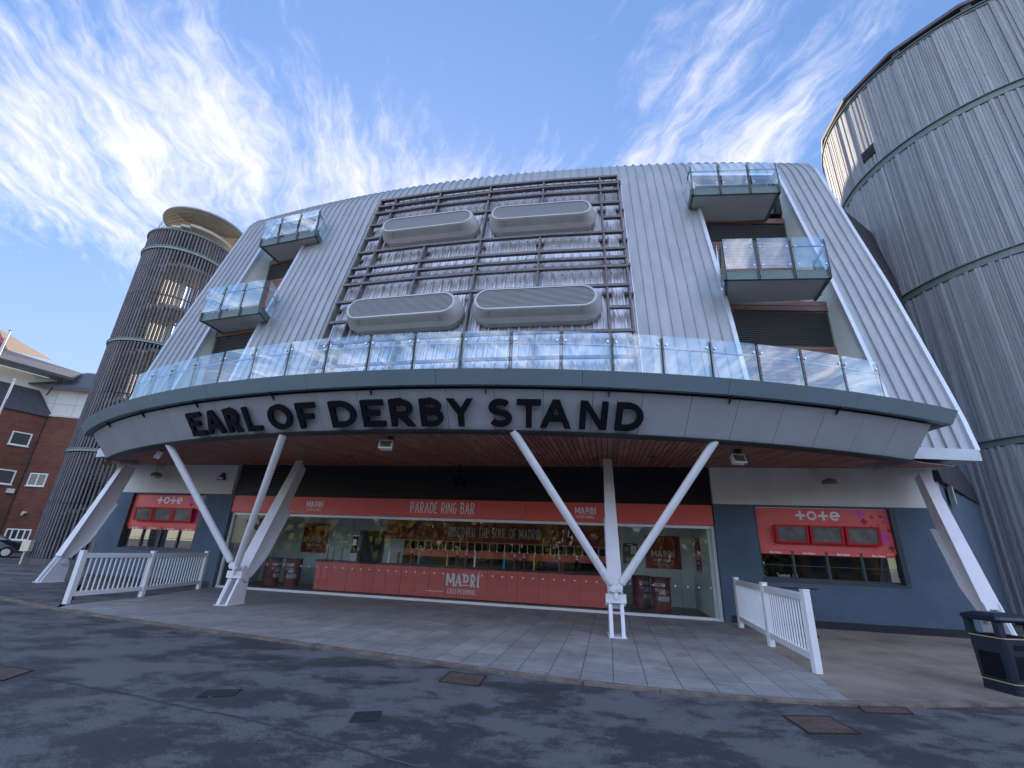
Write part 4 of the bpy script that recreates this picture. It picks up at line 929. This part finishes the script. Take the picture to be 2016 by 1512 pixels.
b = MB(); b.tube(fz(.14, .03, .50), fz(.14, .034, .50), .085, 16); b.hexa([fz(.14, .03, .10), fz(.22, .03, .18), fz(.14, .03, .26), fz(.06, .03, .18)]+[fz(.14, .034, .10), fz(.22, .034, .18), fz(.14, .034, .26), fz(.06, .034, .18)]); b.box(fz, .3, .36, .03, .034, .08, .26); b.box(fz, .39, .46, .03, .034, .08, .26); build('print', b, mat('sage_print', (.22, .30, .24), .5), T)
T = thing('doorway', 'dark open doorway in the white wall left of the back bar', 'door')
b = MB(); b.box(Wf, -7.0, -5.98, -3.52, -3.47, .03, 2.18); build('opening', b, mat('dark_opening', (.03, .035, .032), .7), T); b = MB(); b.box(Wf, -7.06, -7.0, -3.52, -3.45, .03, 2.24); b.box(Wf, -5.98, -5.92, -3.52, -3.45, .03, 2.24); b.box(Wf, -7.0, -5.98, -3.52, -3.45, 2.18, 2.24); build('frame', b, GREYF, T)
T = thing('payment_kiosk', 'tall grey and black payment terminal standing on the left end of the counter', 'machine')
b = MB(); b.box(Wf, -6.35, -6.05, -1.85, -1.6, 1.075, 2.0); build('housing', b, mat('machine_grey', (.45, .5, .52), .4), T); b = MB(); b.box(Wf, -6.30, -6.08, -1.6, -1.58, 1.35, 1.95); build('screen', b, BLACK, T); b = MB(); b.box(Wf, -6.27, -6.12, -1.58, -1.574, 1.62, 1.85); build('notice', b, OFFW, T)
for k, x in enumerate((-7.2, -6.95, -6.6)):
    T = MB(); T.tube(Wf(x, -1.5, 1.075), Wf(x, -1.5, 1.55), .015, 8); T.tube(Wf(x, -1.5, 1.075), Wf(x, -1.5, 1.09), .07, 12); tag(build('screen_post', T, BLACK), 'thin black upright post, %s of three on the left end of the counter' % ('leftmost', 'middle', 'rightmost')[k], 'post', 'thin posts on the counter')
def barrel(u, o, label, text_=True, rot=0):
    T = thing('barrel', label, 'barrel', 'red oil drum tables in the bar'); p = Wf(u, o, .03); h = .98; r = .30
    b = MB(); b.lathe(p, [(r-.01, 0), (r, .02), (r, .30), (r+.012, .32), (r, .34), (r, .62), (r+.012, .64), (r, .66), (r, h-.03), (r-.01, h)], 32); build('drum', b, REDD, T, smooth=False)
    b = MB(); b.lathe(p+Vector((0, 0, h)), [(r+.03, 0), (r+.035, .02), (r+.03, .035)], 32); build('top', b, mat('drum_top', (.06, .03, .03), .4), T)
    a0 = atan2(p.x, p.y-0)+rot
    def fz(x, oo, y):
        th_ = (x-.27)/r; ang = -pi/2-(atan2(p.x, p.y))*1.0+th_+rot; return Vector((p.x+(r+.004+oo)*cos(ang), p.y+(r+.004+oo)*sin(ang), p.z+y))
    b = MB(); text(b, 'DISCOVER', fz, .06, .74, .11, .05, .014, .008, .003, width=.34); text(b, 'THE', fz, .06, .60, .08, .04, .012, .006, .003, width=.12); text(b, 'SOUL', fz, .20, .50, .17, .07, .022, .01, .003, width=.22); text(b, 'OF', fz, .45, .55, .06, .03, .01, .004, .003, width=.07); text(b, 'MADRID', fz, .18, .30, .16, .06, .02, .008, .003, width=.36); build('lettering', b, mat('drum_letters', (.6, .56, .56), .5), T)
barrel(-9.62, -1.75, 'red oil drum with a white slogan, left of the left pair in the bar', rot=.5); barrel(-8.85, -1.95, 'red oil drum with a white slogan, right of the left pair in the bar', rot=-.4)
barrel(4.35, -2.55, 'red oil drum half hidden behind the other in the right pair', rot=.5); barrel(4.92, -1.72, 'front red oil drum of the right pair with DISCOVER THE SOUL OF MADRID lettering')

# ------------------------------------------------------------------ lamps and fittings
def floodlight(x, y, z, label, yaw=0):
    T = thing('floodlight', label, 'floodlight', 'white floodlights under the canopy edge'); R_ = Matrix.Rotation(yaw, 3, 'Z')@Matrix.Rotation(radians(-18), 3, 'X'); o = Vector((x, y, z))
    f = lambda a, bb, c: o+R_@Vector((a, bb, c))
    b = MB(); b.box(f, -.16, .16, -.06, -.03, -.115, -.085); b.box(f, -.16, .16, -.06, -.03, .085, .115); b.box(f, -.16, -.13, -.06, -.03, -.085, .085); b.box(f, .13, .16, -.06, -.03, -.085, .085); b.box(f, -.14, .14, -.03, .09, -.10, .10); build('housing', b, WHITEPL, T, bevel=.006)
    b = MB(); b.box(f, -.13, .13, -.045, -.031, -.085, .085); build('lens', b, SCREEN, T)
    b = MB(); b.tube(o+Vector((0, .05, .05)), o+Vector((.06, .12, .30)), .018, 8); b.box(lambda a, bb, c: o+Vector((a, bb, c)), .0, .12, .06, .18, .17, .30); build('bracket', b, DARKSTEEL, T)
floodlight(-2.90, 10.66, 3.86, 'white floodlight hanging between the two struts, below the word DERBY'); floodlight(5.35, 10.55, 3.86, 'white floodlight right of the right hand tube strut', .1); floodlight(-10.5, 13.75, 3.92, 'white floodlight at the left end of the canopy', -.9)
def walllamp(u, label):
    T = thing('wall_lamp', label, 'wall lamp', 'round grey lamps above the tote boards'); o = Wf(u, .38, 3.84)
    b = MB(); b.box(Wf, u-.34, u-.16, .012, .06, 4.14, 4.34); b.tube(Wf(u-.25, .06, 4.26), Wf(u-.20, .32, 4.28), .025, 8); b.tube(Wf(u-.20, .32, 4.28), o+Vector((0, 0, .14)), .025, 8); build('arm', b, CREAM, T)
    b = MB(); b.lathe(o, [(.16, .0), (.195, .02), (.20, .055), (.17, .11), (.08, .15), (.03, .16)], 28); build('hood', b, mat('lamp_grey', (.20, .20, .20), .5), T, smooth=True)
    b = MB(); b.lathe(o-Vector((0, 0, .10)), [(.02, 0), (.13, .01), (.155, .04), (.16, .095)], 28); build('diffuser', b, CREAM, T, smooth=True)
walllamp(9.62, 'round grey lamp on the white wall above the right tote board'); walllamp(-14.0, 'round grey lamp on the white wall above the left tote board')
b = MB(); p = [Wf(-11.45, .02, 3.78), Wf(-11.12, .02, 3.78), Wf(-11.22, .02, 4.06), Wf(-11.28, .02, 4.06)]; q = [v+Vector((NX, NY, 0))*.1 for v in p[:2]]+[v+Vector((NX, NY, 0))*.05 for v in p[2:]]
b.poly(p); b.poly(q); [b.quad(p[i], p[(i+1) % 4], q[(i+1) % 4], q[i]) for i in range(4)]
T = thing('alarm_box', 'dark blue triangular alarm box on the white wall left of the louvre', 'alarm box'); build('cover', b, BLUEP, T); b = MB(); b.hexa([q[0]+Vector((.04, -.004, .03)), q[1]+Vector((-.04, -.004, .03)), q[1]+Vector((-.04, .02, .03)), q[0]+Vector((.04, .02, .03)), q[0]+Vector((.06, -.012, .08)), q[1]+Vector((-.06, -.012, .08)), q[1]+Vector((-.06, .02, .08)), q[0]+Vector((.06, .02, .08))]); build('label_plate', b, OFFW, T)
dls = [(-8.29, 14.95), (-4.9, 14.19), (-2.14, 13.57), (.82, 12.69), (3.87, 12.3), (5.55, 12.1), (6.95, 11.7)]
for i, (x, y) in enumerate(dls):
    T = thing('downlight', ('leftmost small round downlight in the timber soffit', 'second small round downlight from the left in the timber soffit', 'third small round downlight from the left in the timber soffit', 'middle small round downlight in the timber soffit', 'third small round downlight from the right in the timber soffit', 'second small round downlight from the right in the timber soffit', 'rightmost small round downlight in the timber soffit')[i], 'downlight', 'round downlights in the timber soffit')
    lam = (y-(15.7-.215*x))/-5.0; z = 4.37-.32*max(0, min(1, lam*1.0))-.012
    b = MB(); b.tube((x, y, z), (x, y, z+.05), .10, 20); o1 = build('bezel', b, mat('bezel_bronze', (.20, .12, .10), .4), T); b = MB(); b.tube((x, y, z-.003), (x, y, z+.02), .07, 20); build('lens', b, LOUV, T)
b = MB(); b.box(Wf, -1.75, -1.4, .3, .55, 3.62, 3.92); b.tube(Wf(-1.58, .42, 3.9), Wf(-1.58, .42, 4.4), .03, 8); tag(build('ceiling_speaker', b, BLACK), 'black boxy speaker hanging from the timber soffit before the louvre', 'speaker')
b = MB(); b.box(lambda a, o, z: Vector((13.0+a, 13.55+a*.95, z))+Vector((.0, -o, 0)), -.1, .25, 0, .12, 3.45, 3.95); tag(build('junction_box', b, CREAM), 'cream box on the dark blue side wall by the right corner', 'box')

# ------------------------------------------------------------------ fences
def fence(posts, label):
    T = thing('fence', label, 'fence', 'white picket railings beside the paving')
    P = [Vector((*p, 0)) for p in posts]; H_ = 1.21
    for p in P:
        b = MB(); b.slab([(p.x-.055, p.y-.055), (p.x+.055, p.y-.055), (p.x+.055, p.y+.055), (p.x-.055, p.y+.055)], 0, H_); b.slab([(p.x-.06, p.y-.06), (p.x+.06, p.y-.06), (p.x+.06, p.y+.06), (p.x-.06, p.y+.06)], H_, H_+.02); build('post', b, WHITEPL, T, bevel=.004)
    for a, c in zip(P[:-1], P[1:]):
        d = (c-a).normalized(); n_ = Vector((d.y, -d.x, 0))
        for z0, z1 in ((H_-.16, H_-.045), (.17, .28)):
            b = MB(); b.slab([(a+d*.05-n_*.03).xy, (c-d*.05-n_*.03).xy, (c-d*.05+n_*.03).xy, (a+d*.05+n_*.03).xy], z0, z1); build('rail', b, WHITEPL, T, bevel=.004)
        L_ = (c-a).length; k = int((L_-.1)/.142)
        for i in range(k):
            p = a+d*(.05+(L_-.1)*(i+.5)/k); b = MB(); w = .0125; b.hexa([p+d*x*w+n_*y*w+Vector((0, 0, z)) for z in (.27, H_-.15) for x, y in ((-1, -1), (1, -1), (1, 1), (-1, 1))]); build('baluster', b, WHITEPL, T)
fence([(-10.50, 12.33), (-10.25, 14.42), (-10.41, 17.25)], 'white picket railing left of the paving, by the left tote board')
fence([(5.03, 8.30), (5.57, 10.62), (6.27, 13.35)], 'white picket railing right of the paving, by the right tote board')

# litter bin
T = thing('litter_bin', 'dark blue square litter bin with thin gold lines by the kerb', 'litter bin')
def ring_box(cx, cy, hw, z0, z1, hw2=None, yaw=.05):
    hw2 = hw if hw2 is None else hw2; c_ = .12; pts = [(1, c_-1), (1, 1-c_), (1-c_, 1), (c_-1, 1), (-1, 1-c_), (-1, c_-1), (c_-1, -1), (1-c_, -1)]
    R_ = Matrix.Rotation(yaw, 2); f = lambda h, z: [Vector((*(Vector((cx, cy))+R_@Vector((x*h, y*h))), z)) for x, y in pts]
    return f(hw, z0), f(hw2, z1)
def addring(b, *a, **k):
    p, q = ring_box(*a, **k); n = len(p); b.poly(p[::-1]); b.poly(q)
    for i in range(n): b.quad(p[i], p[(i+1) % n], q[(i+1) % n], q[i])
BXc, BYc = 7.47, 7.62; KB = .88
b = MB(); addring(b, BXc, BYc, .29, .0, .08); addring(b, BXc, BYc, .285, .08, .82, .30); build('body', b, BINM, T, bevel=.006)
b = MB()
for x, y in ((-1, -1), (1, -1), (1, 1), (-1, 1)):
    b = MB(); b.box(lambda a, o, z: Vector((BXc+x*.255+a, BYc+y*.255+o, z)), -.05, .05, -.05, .05, .82, 1.04); build('corner_post', b, BINM, T, bevel=.008)
b = MB(); addring(b, BXc, BYc, .32, 1.04, 1.08, .345); addring(b, BXc, BYc, .345, 1.08, 1.12, .33); addring(b, BXc, BYc, .33, 1.12, 1.17, .20); build('lid', b, BINM, T, bevel=.01)
b = MB(); addring(b, BXc, BYc, .303, .80, .813); addring(b, BXc, BYc, .290, .16, .172); build('gold_line', b, GOLD, T)
b = MB(); R_ = .302
b.box(lambda a, o, z: Vector((BXc-.305+o, BYc+a, z)), -.17, .17, -.004, .006, .22, .58); build('door_panel', b, BLACK, T); b = MB(); b.box(lambda a, o, z: Vector((BXc+a, BYc-.305+o, z)), -.15, .15, -.004, .006, .64, .72); build('logo_plate', b, BLACK, T); b = MB(); b.box(lambda a, o, z: Vector((BXc+a, BYc-.303+o, z)), -.17, .17, -.004, .006, .24, .56); build('door_panel', b, BLACK, T)
b = MB(); addring(b, BXc, BYc, .26, .81, .83); build('liner', b, BLACK, T)
T.location = Vector((BXc*(1-KB), BYc*(1-KB), 0)); T.scale = (KB, KB, .90)
# bench behind right fence
T = thing('round_table', 'dark round table top showing behind the right picket railing', 'table')
b = MB(); b.lathe(Vector((7.35, 12.3, 1.06)), [(.40, 0), (.42, .015), (.40, .03)], 28); build('tabletop', b, mat('dark_plum', (.03, .015, .03), .35), T); b = MB(); b.tube((7.35, 12.3, .02), (7.35, 12.3, 1.06), .04, 10); b.lathe(Vector((7.35, 12.3, .012)), [(.25, 0), (.24, .02), (.05, .04)], 20); build('pedestal', b, BLACK, T)

# ------------------------------------------------------------------ right timber tower
T = thing('timber_tower', 'huge round tower clad in weathered grey timber boards at the right edge', 'tower')
TC = (24.25, 18.0); TR = 6.56
def tf(c):
    def f(a, r, z): return Vector((c[0]+r*cos(radians(a)), c[1]+r*sin(radians(a)), z))
    return f
tR = tf(TC)
tiers = [(.15, 5.95), (6.28, 12.95), (13.35, 20.1), (20.5, 25.1)]
for z0, z1 in tiers:
    b = MB(); a = 90.0
    while a < 330:
        w = random.choice((.65, .8, .95, 1.1)); g = random.random(); dr = random.choice((0, .0, .035, .05, .07)); e0 = z0-random.random()*.06; e1 = z1+random.random()*.03
        cut = z0+(z1-z0)*random.uniform(.2, .8)
        for c0, c1 in ((e0, cut-.006), (cut+.006, e1)):
            tn = min(1, max(0, g+random.uniform(-.12, .12))); b.hexa([tR(a, TR-.05, c0), tR(a+w-.08, TR-.05, c0), tR(a+w-.08, TR+dr, c0), tR(a, TR+dr, c0), tR(a, TR-.05, c1), tR(a+w-.08, TR-.05, c1), tR(a+w-.08, TR+dr, c1), tR(a, TR+dr, c1)], tn)
        a += w
    build('timber_boards', b, SILVER, T)
b = MB(); b.lathe(Vector((*TC, 0)), [(TR-.06, 0), (TR-.06, 25.2)], 96); build('core', b, LOUV, T)
for z0, z1 in ((5.98, 6.27), (12.98, 13.33), (20.13, 20.48), (25.13, 25.3)):
    b = MB(); b.lathe(Vector((*TC, 0)), [(TR-.02, z0), (TR+.06, z0), (TR+.06, z1-.07), (TR+.14, z1-.06), (TR+.14, z1-.02), (TR-.02, z1)], 128); build('ring_band', b, mat('band_grey_green', (.16, .21, .20), .5, .1, var=.1), T)
for i in range(16): b = MB(); b.box(lambda a, r, z: tR(a, r, z), i*22.5, i*22.5+3, TR-.1, TR+.05, 25.3, 25.62); build('parapet_post', b, DARKSTEEL, T)
b = MB(); n = 16
for z0, z1, r in ((25.62, 25.80, TR+.16),):
    p = [tR(i*22.5, r, z0) for i in range(n)]; q = [tR(i*22.5, r, z1) for i in range(n)]; b.poly(p[::-1]); b.poly(q)
    for i in range(n): b.quad(p[i], p[(i+1) % n], q[(i+1) % n], q[i])
build('roof', b, mat('tower_roof', (.10, .085, .10), .6), T)
b = MB(); b.box(lambda a, r, z: tR(a, r, z), 180.5, 186.8, TR-.05, TR+.09, 21.15, 21.75); w = build('window', b, mat('louvre_window', (.05, .06, .065), .5), T)
b = MB()
for i in range(6): b.box(lambda a, r, z: tR(a, r, z), 180.5, 186.8, TR+.08, TR+.12, 21.17+i*.1, 21.20+i*.1)
build('window_slat', b, DARKSTEEL, w)

# ------------------------------------------------------------------ left slatted stair tower
T = thing('stair_tower', 'slim round stair tower of open vertical timber slats at the left', 'tower')
LC = (-23.7, 28.5); LR_ = 2.68; tL = tf(LC)
for z0, z1 in ((.35, 5.95), (6.2, 12.85), (13.1, 19.65), (19.95, 21.15)):
    b = MB(); n = 84
    for i in range(n):
        a = 360*i/n; cuts = [z0, z0+(z1-z0)*.5-.01, z0+(z1-z0)*.5+.01, z1] if z1-z0 > 3 else [z0, z1]
        for c0, c1 in zip(cuts[::2], cuts[1::2]): b.box(tL, a, a+1.8, LR_-.09, LR_, c0, c1, tone=random.random())
    build('slat_screen', b, SLAT, T)
for z0, z1 in ((6.0, 6.17), (12.9, 13.07), (19.7, 19.9), (21.17, 21.27)):
    b = MB(); b.lathe(Vector((*LC, 0)), [(LR_-.14, z0), (LR_+.05, z0), (LR_+.05, z1-.04), (LR_+.09, z1-.03), (LR_+.09, z1), (LR_-.14, z1)], 72)
    build('ring_band', b, mat('band_pale', (.20, .245, .25), .5, .1), T)
for z in (3.0, 9.5, 16.3):
    b = MB()
    for i in range(48): b.box(tL, i*7.5, i*7.5+7.6, LR_-.16, LR_-.11, z, z+.08)
    build('slat_rail', b, DARKSTEEL, T)
b = MB(); b.tube((*LC, 0), (*LC, 22.6), .26, 20); build('central_column', b, mat('pale_column', (.55, .60, .55), .5), T)
b = MB(); k = 0
for fl in range(7):                     # helical stair flights and landings
    zb = .2+fl*3.15
    for i in range(18):
        a = 60+fl*0+i*13; z = zb+i*.155
        b.box(tL, a, a+13.5, .26, LR_-.25, z, z+.18)
    b.box(tL, 294, 420, .26, LR_-.25, zb+2.8, zb+3.02, na=8)
build('stair_flight', b, mat('stair_concrete', (.46, .41, .34), .7, var=.2), T)
b = MB()
for fl in range(7):
    zb = .2+fl*3.15
    for i in range(18):
        a = 60+i*13; z = zb+i*.155
        for r in (LR_-.32,):
            for dz in (.45, .8, 1.1): b.tube(tL(a, r, z+dz), tL(a+13, r, z+dz+.155), .015, 5)
build('stair_rail', b, DARKSTEEL, T)
b = MB()
for z0, z1 in ((.3, 5.9), (6.3, 8.0)): b.box(tL, 150, 235, LR_-.32, LR_-.22, z0, z1, na=12)
build('inner_wall', b, mat('inner_dark', (.055, .055, .06), .8), T)
b = MB(); dc = Vector((-23.15, 28.36, 0)); b.lathe(dc, [(2.45, 22.90), (2.60, 22.92), (2.68, 22.98), (2.66, 23.08), (2.3, 23.16), (.2, 23.3)], 72); rf = build('roof', b, mat('disc_edge', (.34, .33, .33), .5, .2), T)
b = MB(); n = 34
for i in range(n):
    x = -2.4+4.8*i/n; h = sqrt(max(.01, 2.42**2-x*x)); R3 = Matrix.Rotation(radians(-40), 3, 'Z')
    b.hexa([dc+R3@Vector(v) for v in ((x, -h, 22.86), (x+.07, -h, 22.86), (x+.07, h, 22.86), (x, h, 22.86), (x, -h, 22.90), (x+.07, -h, 22.90), (x+.07, h, 22.90), (x, h, 22.90))])
build('roof_deck', b, BEIGE, rf)
b = MB()
for a in (10, 130, 250): b.hexa([dc+Matrix.Rotation(radians(a), 3, 'Z')@Vector(v) for v in ((.0, -.07, 22.45), (2.3, -.04, 22.78), (2.3, .04, 22.78), (.0, .07, 22.45), (.0, -.07, 22.86), (2.3, -.04, 22.86), (2.3, .04, 22.86), (.0, .07, 22.86))])
build('roof_arm', b, BEIGE, rf)
b = MB(); b.tube((*LC, .0), (*LC, .33), LR_+.05, 40); build('tower_base', b, mat('dark_base', (.10, .09, .10), .7), T)
b = MB(); q = Vector((-25.1, 25.9, 0)); b.tube(q, q+Vector((0, 0, .8)), .05, 8); b.box(lambda a, o, z: q+Vector((a, o, z)), -.22, .22, -.1, .15, .65, 1.2); tag(build('utility_box', b, CREAM), 'small cream box on a short post at the foot of the slatted tower', 'utility box')

# ------------------------------------------------------------------ red brick building
T = thing('brick_building', 'red brick building with slate roof and white framed windows at far left', 'building')
CB_ = Vector((-40.31, 39.07, 0)); dR = Vector((.977, .21, 0)).normalized(); dL = Vector((.43, .9, 0)).normalized()
nR = Vector((dR.y, -dR.x, 0)); nL = Vector((dL.y, -dL.x, 0))
def bR(u, o, z): return CB_+dR*u+nR*o+Vector((0, 0, z))
def bL(u, o, z): return CB_+dL*u+nL*o+Vector((0, 0, z))      # u negative runs towards the viewer
b = MB(); b.box(bR, -.3, 27, -6, 0, 0, 11.2); b.box(bL, -14, .0, -6, 0, 0, 11.1); build('brick_wall', b, BRICK, T)  # right-hand wing lengthened out of view to shade the road
b = MB(); b.box(bR, -2, 27, -5, -.1, 11.2, 13.65); b.box(bL, -14, 0, -5, -.9, 11.1, 14.56)
build('white_panelling', b, WPANEL, T)
b = MB()
for u in range(0, 16, 2): b.box(bR, u*.8-.01, u*.8+.01, -.1, -.08, 11.2, 13.5)
b.box(bR, -1, 16, -.1, -.078, 12.3, 12.33); build('panel_joint', b, mat('joint_grey', (.35, .35, .34), .7), T)
b = MB(); b.box(bR, -.4, 16, -.1, .05, 11.15, 11.3); b.box(bR, -1.8, 16, -1, .75, 13.62, 13.72); b.box(bL, -14, -.2, -.5, .7, 14.5, 14.7); build('eaves', b, mat('eaves_cream', (.55, .53, .48), .6), T)
b = MB(); b.quad(bR(-2.4, .85, 13.75), bR(27, .85, 13.75), bR(27, -5, 16.9), bR(-1.5, -5, 16.9))
b.quad(bL(-14, .16, 11.05), bL(.3, .16, 11.05), bL(-.9, -.9, 13.3), bL(-14, -.9, 13.3))
b.quad(bL(-14, .85, 14.72), bL(.4, .85, 14.72), bL(2.4, -3.5, 16.5), bL(-14, -3.5, 17.0))
b.quad(bR(-2.4, .86, 13.6), bR(16, .86, 13.6), bR(16, .85, 13.76), bR(-2.4, .85, 13.76)); b.quad(bL(-14, .86, 14.5), bL(.4, .86, 14.5), bL(.4, .85, 14.73), bL(-14, .85, 14.73))
build('slate_roof', b, SLATE, T)
b = MB(); b.poly([bL(-14, -3.3, 16.6), bL(-3.2, -3.3, 16.6), bL(1.2, -7, 17.8), bL(-3.4, -7, 19.3), bL(-14, -7, 19.9)]); build('tiled_roof', b, TILEB, T)
def bwin(f, u, z, w, h, n=1):
    b = MB(); t_ = .09
    b.box(f, u, u+w, .0, .06, z, z+t_); b.box(f, u, u+w, 0, .06, z+h-t_, z+h); b.box(f, u, u+t_, 0, .06, z+t_, z+h-t_); b.box(f, u+w-t_, u+w, 0, .06, z+t_, z+h-t_)
    for i in range(1, n): x = u+w*i/n; b.box(f, x-.05, x+.05, 0, .058, z+t_, z+h-t_)
    b.box(f, u-.05, u+w+.05, 0, .1, z-.06, z); W_ = build('window', b, WHITEPL, T); g = MB(); g.box(f, u+t_, u+w-t_, 0, .02, z+t_, z+h-t_); build('pane', g, GLD, W_)
bwin(bR, .42, 5.2, 1.25, 1.05, 2); bwin(bR, .32, .95, 1.7, .85, 4); bwin(bR, 3.4, 5.2, 1.25, 1.05, 2); bwin(bL, -1.75, 8.3, 1.25, 1.1); bwin(bL, -2.0, 5.15, 1.45, 1.15); bwin(bL, -5.5, 8.3, 1.25, 1.1)
b = MB(); b.box(bL, -.7, -.25, 0, .2, 4.5, 4.85); build('vent_box', b, WPANEL, T)
b = MB(); b.tube(bL(-.3, .75, 14.5), bL(-.5, .1, 13.6), .06, 8); b.tube(bL(-.5, .1, 13.6), bL(-.6, -.2, 12.9), .06, 8); b.tube(bR(-.05, .12, 0), bR(-.05, .12, 11), .06, 8); build('downpipe', b, DARKSTEEL, T)
b = MB(); b.box(bR, 1.05, 1.25, 0, .3, 3.0, 3.15); b.tube(bR(1.15, .3, 3.0), bR(1.15, .45, 2.85), .08, 8); tag(build('security_camera', b, CREAM), 'small pale security camera on the red brick wall', 'camera')
b = MB(); b.box(bR, 2.25, 2.5, 0, .1, 3.1, 3.35); tag(build('blue_plaque', b, BLUEP), 'small blue plaque on the red brick wall', 'plaque')
# flagpoles
def pole(x, y, h, label, flag=False):
    T = thing('flagpole', label, 'flagpole'); b = MB(); b.tube((x, y, 0), (x, y, h), .09, 12, r2=.05); b.lathe(Vector((x, y, h)), [(.03, 0), (.09, .05), (.03, .14)], 12); build('pole', b, mat('pole_white', (.62, .62, .6), .4), T)
    return T
pole(-30.2, 26.45, 10.15, 'white flagpole without a flag before the brick building')
T = pole(-29.6, 24.6, 12.6, 'white flagpole with a red and blue flag cut by the left edge of the photo')
b = MB(); n = 10; FLG = mat('flag_red', (.55, .08, .09), .7); FLB = mat('flag_blue', (.05, .07, .25), .7)
def flg(i, z): return Vector((-29.6-.15*i, 24.6+.1*sin(i*1.1), z-.06*i))
for i in range(n): b.quad(flg(i, 12.3), flg(i+1, 12.3), flg(i+1, 12.0), flg(i, 12.0)); b.quad(flg(i, 11.75), flg(i+1, 11.75), flg(i+1, 11.5), flg(i, 11.5))
build('flag', b, FLG, T); b = MB()
for i in range(n): b.quad(flg(i, 12.0), flg(i+1, 12.0), flg(i+1, 11.75), flg(i, 11.75)); b.quad(flg(i, 11.5), flg(i+1, 11.5), flg(i+1, 11.2), flg(i, 11.2))
build('flag', b, FLB, T)

# parked car (cut by the left edge)
T = thing('parked_car', 'black parked car behind the slatted tower, cut by the left edge', 'car')
cc = Vector((-33.2, 31.0, 0)); cd = Vector((.70, .71, 0)).normalized(); cn = Vector((cd.y, -cd.x, 0))
def cf(x, y, z): return cc+cd*x+cn*y+Vector((0, 0, z))
side = [(-2.2, .35), (-2.25, .75), (-2.1, .95), (-1.5, 1.02), (-.9, 1.38), (.1, 1.46), (.8, 1.40), (1.5, 1.02), (2.1, .85), (2.25, .6), (2.2, .32)]
b = MB()
L1 = [cf(x, .86 if z < 1.1 else .70, z) for x, z in side]; L2 = [cf(x, -.86 if z < 1.1 else -.70, z) for x, z in side]; b.poly(L1); b.poly(L2[::-1])
for i in range(len(side)): j = (i+1) % len(side); b.quad(L1[i], L1[j], L2[j], L2[i])
build('body', b, CARB, T, bevel=.04)
b = MB()
for pts in ([(-1.35, 1.06), (-.85, 1.32), (-.15, 1.38), (-.15, 1.06)], [(-.05, 1.06), (-.05, 1.39), (.7, 1.34), (1.25, 1.06)]):
    for sg in (1, -1): b.poly([cf(x, sg*(.875-(z-1.02)*.42), z) for x, z in pts])
build('side_window', b, mat('car_glass', (.16, .22, .18), .1, spec=.9), T)
for x in (-1.4, 1.4):
    for sg in (1, -1):
        b = MB(); b.tube(cf(x, sg*.62, .33), cf(x, sg*.88, .33), .33, 24); w = build('wheel', b, TYRE, T); b = MB(); b.tube(cf(x, sg*.85, .33), cf(x, sg*.89, .33), .21, 16); build('rim', b, CHROME, w)
b = MB(); b.box(cf, 2.05, 2.27, .45, .8, .6, .75); build('headlight', b, OFFW, T); b = MB(); b.box(cf, 2.05, 2.27, -.8, -.45, .6, .75); build('headlight', b, OFFW, T)
b = MB(); b.quad(*[Vector(p) for p in ((-60, 30, .01), (-26.6, 26.6, .01), (-27, 42, .01), (-70, 60, .01))]); 
# ------------------------------------------------------------------ what the glass mirrors: trees and a brick block across the road
def tree(x, y, h, seed, label):
    T = thing('tree', label, 'tree', 'trees across the road behind the viewer'); rnd = random.Random(seed); b = MB(); b.tube((x, y, 0), (x+.3, y, h*.5), .28, 10, r2=.16)
    for i in range(7): a = rnd.random()*6.28; b.tube((x+.3, y, h*(.3+.05*i)), (x+cos(a)*h*.25, y+sin(a)*h*.25, h*(.55+.05*i)), .09, 6, r2=.03)
    build('trunk', b, BARK, T); b = MB()
    for k in range(26):
        c = Vector((x, y, h*.62))+Vector((rnd.gauss(0, h*.17), rnd.gauss(0, h*.17), rnd.gauss(0, h*.16))); r = h*rnd.uniform(.06, .13)
        for i in range(90):
            v = Vector((rnd.gauss(0, 1), rnd.gauss(0, 1), rnd.gauss(0, 1))).normalized()*r*rnd.uniform(.6, 1.1)+c; d = Vector((rnd.gauss(0, 1), rnd.gauss(0, 1), rnd.gauss(0, 1))).normalized(); e = d.orthogonal().normalized()*.16; f_ = d.cross(e).normalized()*.12
            b.quad(v-e, v-f_, v+e, v+f_)
    build('crown', b, LEAF, T, normals=False)
for i, (x, y, h) in enumerate(((-19, -16, 9), (-13.5, -19, 11), (-8, -16, 9), (-3, -20, 12), (2.5, -17, 9.5), (8.5, -22, 11), (-25, -22, 12), (16, -24, 9), (-16, -26, 13), (-9, -27, 13), (0, -28, 13), (6, -29, 12), (-31, -24, 12), (-22, -29, 13))): tree(x, y, h, i+3, 'leafy tree across the road, mirrored in the bar glass')
T = MB(); rnd = random.Random(11)
for i in range(9000):
    x = rnd.uniform(-75, 70); hh_ = 7.5+2.2*sin(x*.31)+1.5*sin(x*.83+1); v = Vector((x, -36+rnd.gauss(0, 1.6), hh_*rnd.random()**.7)); d = Vector((rnd.gauss(0, 1), rnd.gauss(0, 1), rnd.gauss(0, 1))).normalized(); e = d.orthogonal().normalized()*.75; f_ = d.cross(e).normalized()*.55; T.quad(v-e, v-f_, v+e, v+f_)
T = build('tree_belt', T, LEAF, normals=False); T['kind'] = 'stuff'; T['label'] = 'belt of trees far behind the viewer mirrored in the glass'; T['category'] = 'trees'
T = thing('office_block', 'orange brick block across the road mirrored in the bar glass', 'building')
b = MB(); b.box(ident, 14, 40, -34, -30, 0, 9); build('brick_wall', b, mat('orange_brick', (.24, .09, .045), .85, var=.2), T)
for j in range(3):
    for i in range(11):
        b = MB(); b.box(ident, 14.8+i*2.3, 16.2+i*2.3, -30.0, -29.95, 1+j*2.7, 2.5+j*2.7); build('window', b, GLD, T)
